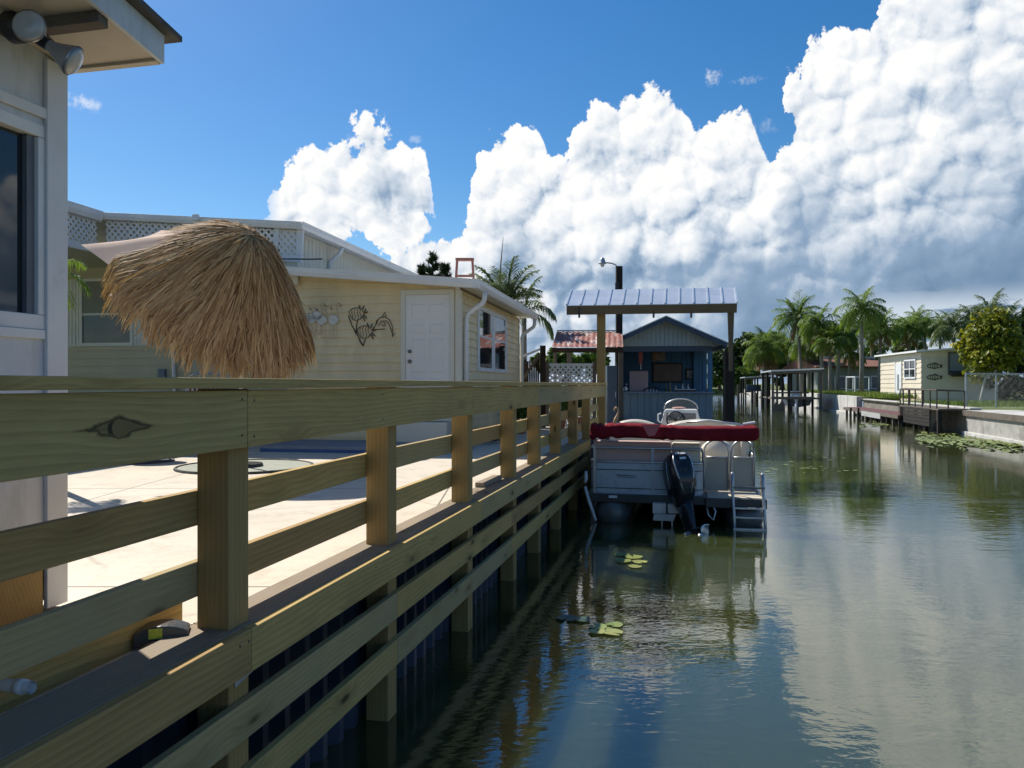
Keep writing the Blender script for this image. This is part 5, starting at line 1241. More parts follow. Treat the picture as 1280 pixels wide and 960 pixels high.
for px in (694, 711.5, 776):
    q = P(px, 480, 21.0); board('post', lt, V((q.x, q.y, .9)), V((q.x, q.y, 2.95)), (1, 0, 0), .12 if px > 700 else .07, .12, M_['old_wood'], .005)
# ---------------------------------------------------------------- white lattice fence, gate, locker, plants
lf = thing('lattice_fence', (P(713, 480, 18.3).x, 18.3, 1.0), 'white lattice garden fence behind the end of the wooden railing', 'fence')
f0, f1 = P(684, 480, 18.3), P(743, 480, 18.3); f0.z = f1.z = 1.02
b = MB(); lattice(b, f0, (1, 0, 0), (0, 0, 1), f1.x - f0.x, 1.42, .125, .042, .008); b.build('lattice', M_['white'], lf)
b = MB(); b.obox(f0 + up * 1.44, f1 + up * 1.44, (0, 1, 0), .04, .05); b.obox(f0 + up * .0, f1 + up * .0, (0, 1, 0), .04, .05); b.build('rail', M_['white'], lf)
for q in (f0, f1): board('post', lf, q + up * -.05, q + up * 1.5, (1, 0, 0), .08, .08, M_['old_wood'], .004)
gt = thing('wooden_gate', (P(665, 480, 17.9).x, 17.9, 1.0), 'dark brown timber gate with a diagonal brace beside the cream house corner', 'gate')
zt_ = lambda y, Y=17.9: EYE - (y - 480) / F * Y
for px, top in ((678.5, 432), (649, 430)): q = P(px, 480, 17.9); board('post', gt, V((q.x, q.y, .95)), V((q.x, q.y, zt_(top))), (1, 0, 0), .13, .13, M_['dark_wood'])
b = MB()
for k in range(9):
    x0 = P(652 + k * 2.6, 480, 17.95).x; b.box((x0, 17.97, 1.78 + .02 * (k % 3)), (.042, .02, 1.5))
b.build('boards', M_['dark_wood'], gt)
board('brace', gt, P(654, 474, 17.85), P(674, 444, 17.85), (0, 1, 0), .03, .07, M_['old_wood']); board('handrail', gt, P(649, 447, 17.8), P(675, 436.5, 17.8), (0, 1, 0), .05, .05, M_['white'])
lk_ = thing('storage_locker', (P(765, 480, 19.6).x, 19.6, 1.0), 'tall dark navy locker between the lamp pole and the blue boathouse', 'locker')
b = MB(); q0, q1 = P(759, 480, 19.8), P(772, 480, 19.8); b.box(((q0.x + q1.x) / 2, 20.1, 1.72), (q1.x - q0.x, .5, 1.5)); b.build('body', M_['bluedark'], lk_, bevel=.01)
b = MB(); b.box(((q0.x + q1.x) / 2, 19.835, 1.72), (q1.x - q0.x - .03, .025, 1.44)); d_ = b.build('door', M_['bluedark'], lk_, bevel=.006)
b = MB(); b.tube([(q1.x - .05, 19.80, 1.65), (q1.x - .05, 19.80, 1.8)], .01, 6); b.build('handle', M_['galv'], d_)
hs_ = thing('garden_bird', (P(772, 480, 18.6).x, 18.6, 1.0), 'tan long necked bird ornament by the lift post', 'ornament')
tanm = mat('tan_resin', (.52, .34, .20), (.42, .26, .15), .6, 8)
b = MB(); xx = P(770.5, 480, 18.6).x
b.tube([(xx - .03, 18.6, .98), (xx - .03, 18.6, 1.10), (xx, 18.6, 1.17), (xx + .03, 18.6, 1.26), (xx + .05, 18.6, 1.34), (xx + .03, 18.6, 1.41), (xx - .01, 18.6, 1.43), (xx - .04, 18.6, 1.40), (xx - .055, 18.6, 1.35)], [.02, .05, .055, .03, .022, .025, .035, .025, .008], 10); b.build('body', tanm, hs_, smooth=True)
b = MB(); b.tube([(xx, 18.6, .90), (xx, 18.6, .99)], [.09, .06], 12); b.build('stand', tanm, hs_)
def leaf_cloud(b, sh, rnd, c, rad, n, size, up_bias=.3, aspect=1.6):
    for _ in range(n):
        d = V((rnd.gauss(0, 1), rnd.gauss(0, 1), rnd.gauss(0, 1))).normalized(); r = rnd.random() ** .4
        p = V(c) + V((d.x * rad[0], d.y * rad[1], d.z * rad[2])) * r
        nrm = (d + V((rnd.gauss(0, .6), rnd.gauss(0, .6), rnd.gauss(0, .6) + up_bias))).normalized()
        x = nrm.orthogonal().normalized(); a = rnd.uniform(0, 6.28); x = x * math.cos(a) + nrm.cross(x) * math.sin(a); y = nrm.cross(x)
        s_ = size * rnd.uniform(.6, 1.3); i = len(b.v)
        b.v += [p - x * s_ * aspect * .5, p + y * s_ * .5 + nrm * s_ * .1, p + x * s_ * aspect * .5, p - y * s_ * .5 + nrm * s_ * .1]; b.f.append((i, i + 1, i + 2, i + 3)); sh.append(min(1, max(0, rnd.gauss(.45, .25))))
rb = random.Random(21)
for px, Y, r_, lb, mm in ((700, 17.0, .26, 'leafy green potted plant seen through the railing before the lattice fence', 'leaf_mid'), (722, 17.3, .20, 'small potted plant with dark leaves near the lift post', 'leaf_dark'), (650, 15.6, .20, 'potted plant at the house corner seen through the railing', 'leaf_mid')):
    q = P(px, 480, Y); q.z = 1.0; o = thing('potted_plant', q, lb, 'potted plant', 'potted plants beyond the railing')
    b = MB(); b.tube([q, q + up * .24, q + up * .26], [.10, .14, .15], 16); b.build('pot', mat('terracotta', (.36, .15, .08), (.30, .12, .07), .8, 6), o)
    b = MB(); s_ = []; leaf_cloud(b, s_, rb, q + up * (.30 + r_), (r_, r_, r_), 260, .09); b.build('foliage', M_[mm], o, shades=s_)
hz_ = thing('hose_coil', (P(606, 480, 13.2).x, 13.2, 1.0), 'dark garden hose coiled on the patio near the house corner', 'hose')
b = MB(); q = V((P(606, 480, 13.2).x, 13.2, 1.02)); b.tube([q + V((math.cos(k * .35) * (.26 + .02 * math.sin(k)), math.sin(k * .35) * .26, .018 + .0011 * k)) for k in range(110)], .016, 6); b.build('coil', M_['black'], hz_)
wbk = thing('wood_block', C(t_at(618, 1.85), 1.86, 1.045), 'short offcut of timber lying on the ledge of the railing', 'offcut')
tq = t_at(613, 1.86); board('offcut', wbk, C(tq - .28, 1.89, 1.068), C(tq + .35, 1.875, 1.068), CN, .09, .04, M_['pt_grey'], .003)

# ================================================================ right bank: walls, dock, houses
def w_at(px, o=-10.75):
    t_ = t_at(px, o); return t_
def wall_run(b, t0, t1, o_face, thick, z0, z1):
    b.hexa([C(t0, o_face, z0), C(t0, o_face - thick, z0), C(t1, o_face - thick, z0), C(t1, o_face, z0)], [C(t0, o_face, z1), C(t0, o_face - thick, z1), C(t1, o_face - thick, z1), C(t1, o_face, z1)])
tD0, tD1, tE = w_at(1204), w_at(1153), w_at(1077)
sw = thing('concrete_seawall', C((tD0) / 2, OR, 0), 'long grey stained concrete seawall topped by a brown timber edge', 'seawall')
b = MB(); wall_run(b, 4, tD0 - .5, -10.70, .25, -1, .74); b.build('wall', M_['concrete'], sw, bevel=.01)
b = MB(); wall_run(b, 4, tD0 - .5, -10.55, .40, -1, .13); b.build('footing', M_['concrete_pale'], sw, bevel=.02)
for k in range(6):
    a = 4 + (tD0 - 4.2) * k / 6; e = 4 + (tD0 - 4.2) * (k + 1) / 6 - .01
    board('timber_edge', sw, C(a, -10.66, .85), C(e, -10.66, .85), CN, .10, .22, M_['old_wood'], .008)
b = MB(); wall_run(b, 4, tD0, -10.72, 1.9, .93, .962); b.build('walkway_slab', M_['concrete_pale'], sw, bevel=.008)
sw2 = thing('concrete_seawall', C((tE + TE) / 2, OR, 0), 'pale concrete seawall with grass on top in the distance beyond the low dock', 'seawall')
b = MB(); wall_run(b, tE, TE, -10.45, .35, -1, 1.20); b.build('wall', M_['concrete_pale'], sw2, bevel=.01)
b = MB(); wall_run(b, tE, TE, -10.25, .50, -1, .12); b.build('footing', M_['concrete_pale'], sw2, bevel=.02)
b = MB()
for k in range(12): t_ = tE + .5 + k * 2.4; wall_run(b, t_, t_ + .05, -10.443, .01, .13, 1.18)
b.build('joints', mat('dark_joint', (.12, .115, .10), (.08, .08, .07), .9, 4), sw2)
sw3 = thing('stone_retaining_wall', C((tD1 + tE) / 2, OR, 0), 'low weathered block retaining wall behind the red carpeted dock', 'wall')
b = MB(); wall_run(b, tD0 - .6, tE, -10.85, .35, -1, 1.0); b.build('blocks', mat('weathered_block', (.27, .245, .20), (.17, .155, .125), .9, 1.6, .5, 9, grime=(.08, .075, .06), gscale=1.2, glo=.5, ghi=.7), sw3, bevel=.02)
b = MB(); wall_run(b, tD0 - .6, tE, -10.80, .45, 1.001, 1.06); b.build('coping', M_['concrete_pale'], sw3, bevel=.01)
# red carpeted low dock
rd = thing('low_dock', C((tD1 + tE) / 2, -10.2, .5), 'low timber dock with a faded red carpet on short piles along the right bank', 'dock')
b = MB(); wall_run(b, tD1 - .4, tE - .4, -9.62, 1.15, .50, .53); b.build('carpet', mat('faded_red_carpet', (.13, .042, .045), (.10, .04, .04), .95, 2.5, grime=(.22, .16, .14), gscale=1.4), rd)
board('edge_board', rd, C(tD1 - .4, -9.60, .44), C(tE - .4, -9.60, .44), CN, .05, .17, M_['old_wood'], .006)
b = MB(); wall_run(b, tD1 + 3.0, tD1 + 7.5, -9.56, .015, .20, .47); b.build('fender_panel', mat('pale_grey_panel', (.42, .42, .40), (.3, .3, .29), .8, 4), rd)
n = 12
for k in range(n):
    t_ = tD1 - .2 + (tE - tD1 - .6) * k / (n - 1); board('pile', rd, C(t_, -9.72, -.8), C(t_, -9.72, .36), CN, .13, .13, M_['old_wood'] if k % 2 else M_['pile'], .01)
for k, (px, lb) in enumerate(((1063.5, 'thin dark stake standing in the water, nearer the far seawall'), (1073, 'thin dark stake standing in the water next to the low dock end'))):
    t_ = t_at(px, -9.2); o = thing('stake', C(t_, -9.2, 0), lb, 'stake', 'stakes in the water at the dock end'); board('stake_pole', o, C(t_, -9.2, -.6), C(t_, -9.2, .62 + .05 * k), CN, .10, .10, M_['pile'], .01)
# platform with rails
dp = thing('railed_platform', C((tD0 + tD1) / 2, -10.4, .9), 'small dark timber landing with rusty handrails at the start of the low dock', 'platform')
b = MB(); wall_run(b, tD0 - .3, tD1, -9.75, 1.3, .94, 1.0); b.build('deck', M_['old_wood'], dp)
for k in range(5): board('step_board', dp, C(tD0 + .6, -9.69, .90 - k * .15), C(tD1 - 1.0, -9.69, .90 - k * .15), CN, .04, .135, M_['pile'], .005)
rustm = mat('rusty_rail_steel', (.075, .055, .042), (.045, .034, .028), .7, 6)
tl = [tD0 + (tD1 - tD0) * u for u in (.0, .16, .36, .55, .74, .9, 1.0)]
for t_ in tl:
    b = MB(); b.tube([C(t_, -9.78, .5), C(t_, -9.78, 1.74)], .030, 6); b.build('baluster', rustm, dp)
for o_ in (-10.2, -10.8):
    for t_ in (tD0, tD1): b = MB(); b.tube([C(t_, o_, .95), C(t_, o_, 1.72)], .030, 6); b.build('baluster', rustm, dp)
b = MB(); b.tube([C(tD0, -10.8, 1.72), C(tD0, -9.78, 1.75), C(tD1, -9.78, 1.75), C(tD1, -10.8, 1.72)], .035, 6); b.build('handrail', rustm, dp)
for t_ in (tD0 - .2, tD0 + 1.6, tD0 + 3.2, tD1 - .3): board('pile', dp, C(t_, -9.82, -1), C(t_, -9.82, .93), CN, .16, .16, M_['pile'], .01)
# chain-link fence across the yard
Yf = 33.6; fx0, fx1 = P(1207.5, 0, Yf).x, P(1207.5, 0, Yf).x + 9.0; zf0, zf1 = .95, EYE + 12.5 / F * Yf
cf = thing('chain_link_fence', ((fx0 + fx1) / 2, Yf, .95), 'galvanised chain link fence in front of the yellow green tree', 'fence')
b = MB(); b.tube([(fx0, Yf, .80), (fx0, Yf, zf1 + .06)], .045, 10); b.build('post', M_['galv'], cf)
for k in range(1, 5): b = MB(); x = fx0 + (P(1245, 0, Yf).x - fx0) * k; b.tube([(x, Yf, .80), (x, Yf, zf1)], .032, 8); b.build('post', M_['galv'], cf)
b = MB(); b.tube([(fx0, Yf, zf1), (fx1, Yf - .1, zf1)], .032, 8); b.build('top_rail', M_['galv'], cf)
b = MB(); hh_ = zf1 - zf0
k = -hh_
while k < fx1 - fx0:
    for sgn in (1, -1):
        a, e = (k, k + hh_) if sgn > 0 else (k + hh_, k)
        z0_, z1_ = zf0, zf1
        if sgn > 0:
            if a < 0: z0_ = zf0 - a; a = 0
        else:
            if e < 0: z1_ = zf1 + e; e = 0
        if z1_ - z0_ > .1: b.tube([(fx0 + a, Yf + .02 * sgn, z0_), (fx0 + e, Yf + .02 * sgn, z1_)], .0016, 3, caps=False)
    k += .11
b.build('wire_mesh', M_['galv'], cf)

# cream cottage on the right bank
RC = P(1152, 480, 45.0); RC.z = 0
RH = V((math.sin(R(11.5)), math.cos(R(11.5)), 0)); RR = V((RH.y, -RH.x, 0))
def Q(r, l, z): return RC + RR * r + RH * l + V((0, 0, z))
rh = thing('cream_cottage', Q(3, 4, .95), 'small cream sided cottage with a low white roof across the canal', 'house')
M_['rcream'] = mat('pale_cream_siding', (.72, .63, .49), (.66, .58, .45), .5, 1.0, grime=(.55, .49, .38), gscale=.8)
RL, RW, ZB = 8.9, 4.0, 1.15
b = MB(); siding(b, Q(0, RL, 0), Q(0, 0, 0), ZB, 3.9, 3.85, -RR, .30, .03); b.build('canal_siding', M_['rcream'], rh)
b = MB(); siding(b, Q(0, 0, 0), Q(RW, 0, 0), ZB, 3.85, 4.12, -RH, .30, .03); b.build('end_siding', M_['rcream'], rh)
b = MB(); b.hexa([Q(.01, .01, .6), Q(RW, .01, .6), Q(RW, RL, .6), Q(.01, RL, .6)], [Q(.01, .01, 3.85), Q(RW, .01, 4.12), Q(RW, RL, 4.12), Q(.01, RL, 3.85)]); b.build('wall_core', M_['rcream'], rh)
b = MB(); b.hexa([Q(-.35, -.25, 3.84), Q(RW + .3, -.25, 4.15), Q(RW + .3, RL + .3, 4.15), Q(-.35, RL + .3, 3.88)], [Q(-.35, -.25, 3.95), Q(RW + .3, -.25, 4.26), Q(RW + .3, RL + .3, 4.26), Q(-.35, RL + .3, 3.99)]); b.build('roof', M_['gutter'], rh)
def tl_of(px):
    k = (px - 640) / F; return (k * RC.y - RC.x) / (RH.x - k * RH.y)
def rbox(b, la, lb, z0, z1, o0, o1): b.hexa([Q(-o1, la, z0), Q(-o0, la, z0), Q(-o0, lb, z0), Q(-o1, lb, z0)], [Q(-o1, la, z1), Q(-o0, la, z1), Q(-o0, lb, z1), Q(-o1, lb, z1)])
def ebox(b, ra, rb_, z0, z1, o0, o1): b.hexa([Q(ra, -o1, z0), Q(rb_, -o1, z0), Q(rb_, -o0, z0), Q(ra, -o0, z0)], [Q(ra, -o1, z1), Q(rb_, -o1, z1), Q(rb_, -o0, z1), Q(ra, -o0, z1)])
d0, d1 = tl_of(1127.5), tl_of(1120.5)
b = MB(); rbox(b, d0, d1, 1.2, 3.35, .032, .06); dr = b.build('door', M_['white'], rh)
b = MB(); rbox(b, d0 + .45, d1 - .45, 1.6, 2.6, .0605, .07); b.build('door_glass', mat('screen_glass', (.16, .19, .22), (.12, .15, .18), .2, 3), dr)
b = MB(); rbox(b, d0 - .12, d0 - .005, 1.15, 3.45, .031, .08); rbox(b, d1 + .005, d1 + .12, 1.15, 3.45, .031, .08); b.build('door_trim', M_['white'], rh)
d0, d1 = tl_of(1145), tl_of(1132); b = MB(); z0, z1 = 2.42, 3.40
rbox(b, d0 - .1, d1 + .1, z0 - .1, z0, .031, .08); rbox(b, d0 - .1, d1 + .1, z1, z1 + .1, .031, .08); rbox(b, d0 - .1, d0, z0, z1, .031, .08); rbox(b, d1, d1 + .1, z0, z1, .031, .08); rbox(b, (d0 + d1) / 2 - .05, (d0 + d1) / 2 + .05, z0, z1, .045, .075); rbox(b, d0, d1, (z0 + z1) / 2 - .03, (z0 + z1) / 2 + .03, .045, .0745)
wn = b.build('window', M_['white'], rh); b = MB(); rbox(b, d0, d1, z0, z1, .031, .044); b.build('pane', M_['dark_glass'], wn)
def re_of(px):
    k = (px - 640) / F; return (k * RC.y - RC.x) / (RR.x - k * RR.y)
e0, e1 = re_of(1187), re_of(1205); b = MB(); ebox(b, e0, e1, 2.75, 3.75, .031, .06); wn = b.build('window', mat('grey_blue_screen', (.25, .29, .33), (.2, .24, .28), .3, 3), rh)
b = MB(); ebox(b, e0 - .1, e0 - .001, 2.65, 3.85, .031, .08); ebox(b, e1 + .001, e1 + .1, 2.65, 3.85, .031, .08); ebox(b, e0, e1, 3.751, 3.85, .031, .08); b.build('frame', M_['old_wood'], wn)
b = MB(); b.hexa([Q(e0 - .1, -.75, 2.42), Q(e1 + .1, -.75, 2.42), Q(e1 + .1, -.035, 2.55), Q(e0 - .1, -.035, 2.55)], [Q(e0 - .1, -.75, 2.62), Q(e1 + .1, -.75, 2.62), Q(e1 + .1, -.035, 2.745), Q(e0 - .1, -.035, 2.745)]); b.build('awning', M_['black'], rh)
fdk = mat('dark_metal_fish', (.045, .042, .038), (.03, .03, .028), .5, 4)
for k, (py, lb) in enumerate(((457.5, 'upper dark metal fish ornament on the shaded end of the cream cottage'), (471.5, 'lower dark metal fish ornament on the shaded end of the cream cottage'))):
    c_ = Q(re_of(1167), -.045, 0); c_.z = EYE - (py - 480) / F * c_.y
    o = thing('fish_ornament', c_, lb, 'wall ornament', 'fish ornaments on the cottage wall')
    def fl_(nm, lines, r):
        b = MB()
        for pts in lines: b.tube([c_ + RR * x + up * z for x, z in pts], r, 5)
        return b.build(nm, fdk, o)
    fl_('outline', [[(-.36 * math.cos(a), .13 * math.sin(a)) for a in [2 * math.pi * q / 20 for q in range(21)]]], .020)
    fl_('tail', [[(.34, .0), (.44, .11), (.41, .0), (.44, -.11), (.34, 0)]], .020); fl_('fin', [[(-.08, .12), (.10, .19), (.18, .10)], [(-.05, -.12), (.06, -.18), (.1, -.10)]], .018)
    fl_('stripes', [[(x, .11), (x + .03, 0), (x, -.11)] for x in (-.2, -.08, .04, .16)], .016)

# brown-roofed house further along
fh = thing('brown_roof_house', (P(1062, 480, 76).x, 78, 1.0), 'long grey walled house with a red brown roof behind the palms', 'house')
x0, x1 = P(1022, 0, 76).x, P(1108, 0, 76).x; zz = lambda y, Y: EYE - (y - 480) / F * Y
b = MB(); b.hexa([(x0, 76, .9), (x1, 76, .9), (x1, 84, .9), (x0, 84, .9)], [(x0, 76, zz(459, 76)), (x1, 76, zz(459, 76)), (x1, 84, zz(459, 76)), (x0, 84, zz(459, 76))]); b.build('wall', mat('grey_green_stucco', (.26, .28, .25), (.22, .24, .21), .8, .8), fh)
b = MB(); ze, zr = zz(459.5, 75.4), zz(448, 79.5); b.hexa([(x0 - .5, 75.2, ze), (x1 + .5, 75.2, ze), (x1 + .5, 84.5, ze), (x0 - .5, 84.5, ze)], [(x0 - .5, 75.2, ze + .12), (x1 + .5, 75.2, ze + .12), (x1 + .5, 84.5, ze + .12), (x0 - .5, 84.5, ze + .12)])
b.hexa([(x0 - .5, 75.2, ze + .12), (x1 + .5, 75.2, ze + .12), (x1 + .5, 84.5, ze + .12), (x0 - .5, 84.5, ze + .12)], [(x0 - .5, 79.6, zr), (x1 + .5, 79.6, zr), (x1 + .5, 80, zr), (x0 - .5, 80, zr)])
b.build('roof', mat('red_brown_shingle', (.22, .10, .075), (.15, .07, .055), .9, 2.5), fh)
b = MB(); b.box(((x0 + x1) / 2, 79.8, zr + .08), (x1 - x0 + 1, .8, .22)); b.build('ridge_cap', M_['white'], fh)
for px, wd in ((1052, 1.4), (1096, 1.2)):
    b = MB(); q = P(px, 478, 75.95); b.box(q, (wd, .08, 1.3)); wq = b.build('window', M_['white'], fh); b = MB(); b.box(q - V((0, .045, 0)), (wd - .2, .01, 1.1)); b.build('pane', M_['dark_glass'], wq)
sf = thing('screen_frame', (P(1078, 480, 62).x, 62, 1.0), 'white framed screen enclosure standing on the lawn in front of the brown roofed house', 'enclosure')
b = MB()
qx0, qx1 = P(1069, 0, 62).x, P(1086.5, 0, 62).x; q0, q1 = 1.1, zz(471, 62)
for (a, c_) in (((qx0, q0), (qx0, q1)), ((qx1, q0), (qx1, q1)), ((qx0, q1), (qx1, q1)), (((qx0 + qx1) / 2, q0), ((qx0 + qx1) / 2, q1)), ((qx0, (q0 + q1) / 2 - .3), (qx1, (q0 + q1) / 2 - .3)), ((qx0, q0), (qx1, q0))):
    b.obox((a[0], 62, a[1]), (c_[0], 62, c_[1]), (0, 1, 0), .07, .09); b.obox((a[0], 63.6, a[1]), (c_[0], 63.6, c_[1]), (0, 1, 0), .07, .09)
for xx in (qx0, qx1): b.obox((xx, 62, q1), (xx, 63.6, q1), (1, 0, 0), .07, .09)
b.build('frame', M_['white'], sf)

# boathouse on the right bank, with a boat on its lift
def boathouse(px0, px1, Yn, depth, zroof, label, zf_=.95, posts=4):
    q0, q1 = P(px0, 480, Yn), P(px1, 480, Yn); o = thing('boat_shelter', ((q0.x + q1.x) / 2, Yn + depth / 2, .9), label, 'boat shelter')
    w_ = q1 - q0; dp_ = CD * depth; q0.z = q1.z = 0
    b = MB(); e = [q0 - CD * .4 - w_ * .05, q1 - CD * .4 + w_ * .05, q1 + dp_ + CD * .4 + w_ * .05, q0 + dp_ + CD * .4 - w_ * .05]; zr_ = [zroof - .05, zroof + .12, zroof + .12, zroof - .05]
    b.hexa([p + up * z for p, z in zip(e, zr_)], [p + up * (z + .10) for p, z in zip(e, zr_)]); b.build('roof', M_['tin'], o)
    b = MB(); b.obox(e[0] + up * (zroof - .16), e[1] + up * (zroof + .0), (0, 1, 0), .08, .18); b.obox(e[3] + up * (zroof - .16), e[2] + up * (zroof + .0), (0, 1, 0), .08, .18); b.build('beam', M_['old_wood'], o)
    for k in range(posts):
        for v in (0, .5, 1):
            c_ = q0 + w_ * (k / (posts - 1)) + dp_ * v; board('post', o, V((c_.x, c_.y, -1)), V((c_.x, c_.y, zroof - .06)), CN, .17, .17, M_['pile'] if (k + int(v * 2)) % 3 else M_['old_wood'], .01)
    for k in (0, 1): 
        a = q0 + w_ * (.0 if k == 0 else .86); b = MB(); b.hexa([a + up * (zf_ - .1), a + w_ * .14 + up * (zf_ - .1), a + w_ * .14 + dp_ + up * (zf_ - .1), a + dp_ + up * (zf_ - .1)], [a + up * zf_, a + w_ * .14 + up * zf_, a + w_ * .14 + dp_ + up * zf_, a + dp_ + up * zf_]); b.build('walkway', M_['old_wood'], o)
    return o, q0, w_
bh, q0, w_ = boathouse(966, 1026, 58, 8, 2.98, 'open boat shelter with a flat tin roof on dark posts across the canal')
for k in range(7):
    b = MB(); c_ = q0 + w_ * (.02 + k * .035) - CD * .1 + up * 0; board('front_pile', bh, V((c_.x, c_.y, -1)), V((c_.x, c_.y, .5 + .35 * ((k * 7) % 3) / 3)), CN, .14, .14, M_['old_wood'], .01)
board('cross_rail', bh, q0 + up * 1.35 - CD * .05, q0 + w_ * .75 + up * 1.35 - CD * .05, (0, 1, 0), .05, .12, M_['old_wood']); board('cross_rail', bh, q0 + up * .95 - CD * .12, q0 + w_ * .8 + up * .95 - CD * .12, (0, 1, 0), .05, .2, M_['old_wood'])
lb_ = thing('motor_boat', q0 + w_ * .55 + CD * 3 + up * .4, 'dark hulled motor boat with a white outboard lifted under the far boat shelter', 'boat')
def L_(x, y, z): q = q0 + w_ * .56 + CD * (.3 + y) + BX * x; return V((q.x, q.y, z))
b = MB(); rings = []
for y, hw, zb in ((0, .95, .25), (2, 1.0, .22), (4, .8, .30), (5.3, .35, .55), (5.8, .05, .8)): rings.append([L_(-hw, y, .92), L_(-hw * .8, y, zb + .15), L_(0, y, zb), L_(hw * .8, y, zb + .15), L_(hw, y, .92), L_(0, y, .93)])
b.loft(rings); b.build('hull', mat('navy_hull', (.02, .025, .05), (.03, .035, .06), .25, 2), lb_)
b = MB(); b.hexa([L_(-.35, 1.8, .93), L_(.35, 1.8, .93), L_(.35, 2.6, .93), L_(-.35, 2.6, .93)], [L_(-.3, 1.9, 1.45), L_(.3, 1.9, 1.45), L_(.3, 2.5, 1.45), L_(-.3, 2.5, 1.45)]); b.build('console', M_['white'], lb_, bevel=.03)
b = MB(); b.ell(L_(-.25, -.25, .95), (.17, .24, .26)); b.tube([L_(-.25, -.25, .75), L_(-.25, -.3, .1), L_(-.25, -.35, -.05)], [.10, .08, .05], 8); b.build('outboard_motor', M_['pvc'], lb_, smooth=True)
bh2, q2, w2 = boathouse(932, 962, 84, 7, 2.72, 'further low boat shelter with blue tarpaulin beside the dense trees', posts=3)
b = MB(); b.box(q2 + w2 * .35 + CD * 1 + up * 1.55, (1.6, .5, .7)); b.build('tarpaulin', mat('blue_tarp', (.05, .09, .17), (.04, .07, .13), .5, 3), bh2, bevel=.08)
for px, Y, h_, lb in ((923, 92, 1.9, 'weathered mooring pile furthest up the canal beside the dense trees'), (946, 86, 1.0, 'pale mooring pile in front of the further low boat shelter'), (953, 80, .9, 'short pale mooring pile between the two boat shelters'), (940.5, 88, 1.3, 'brown mooring pile under the edge of the further boat shelter')):
    q = P(px, 480, Y); o = thing('mooring_pile', (q.x, Y, 0), lb, 'pile', 'mooring piles up the canal'); board('pile', o, V((q.x, Y, -1)), V((q.x, Y, h_)), CN, .3, .3, M_['old_wood'], .03)

# ================================================================ vegetation
def crown_clumps(b, sh, rnd, c, rad, nclump, per, leaf, clump_r):
    c = V(c)
    for _ in range(nclump):
        d = V((rnd.gauss(0, 1), rnd.gauss(0, 1), rnd.gauss(0, .9))).normalized(); r = rnd.uniform(.35, 1.0) * (.86 + .55 * mnoise.noise(V((d.x * 1.8 + c.x, d.y * 1.8, d.z * 1.8 + c.z))))
        cc = c + V((d.x * rad[0], d.y * rad[1], d.z * rad[2])) * r
        q = clump_r * rnd.uniform(.6, 1.3); leaf_cloud(b, sh, rnd, cc, (q, q, q * .75), per, leaf)
def tree(px, py, Y, rx, ry, base_z, label, m, nclump=110, per=42, leaf=.3, group=None, trunk_px=None, name='broadleaf_tree', bark=None, seed=None, tr=.16):
    rnd = random.Random(seed if seed is not None else int(px * 7 + Y)); c = P(px, py, Y); rx_, rz_ = rx / F * Y, ry / F * Y
    tx = P(trunk_px or px, 480, Y).x
    o = thing(name, (tx, Y, base_z), label, 'tree', group)
    b = MB(); top = c + V((0, 0, -rz_ * .25)); q0 = V((tx, Y, base_z - .1)); mid = q0.lerp(top, .55) + V((rnd.uniform(-.1, .1), 0, 0))
    b.tube([q0, q0.lerp(mid, .4), mid, top, c + V((0, 0, rz_ * .5))], [tr * 1.25, tr, tr * .8, tr * .5, tr * .15], 9)
    for k in range(9):
        a = rnd.uniform(0, 6.28); s_ = q0.lerp(c, rnd.uniform(.45, .95)); e = c + V((math.cos(a) * rx_ * rnd.uniform(.5, .9), math.sin(a) * rx_ * rnd.uniform(.5, .9), rz_ * rnd.uniform(-.4, .7))); m_ = s_.lerp(e, .5) + V((0, 0, rz_ * .08))
        b.tube([s_, m_, e], [tr * .42, tr * .26, tr * .08], 6)
    b.build('trunk', bark or M_['bark_dark'], o, smooth=True)
    b = MB(); sh = []; crown_clumps(b, sh, rnd, c, (rx_, rx_ * .9, rz_), nclump, per, leaf, min(rx_, rz_) * .30); b.build('crown', m, o, shades=sh)
    return o
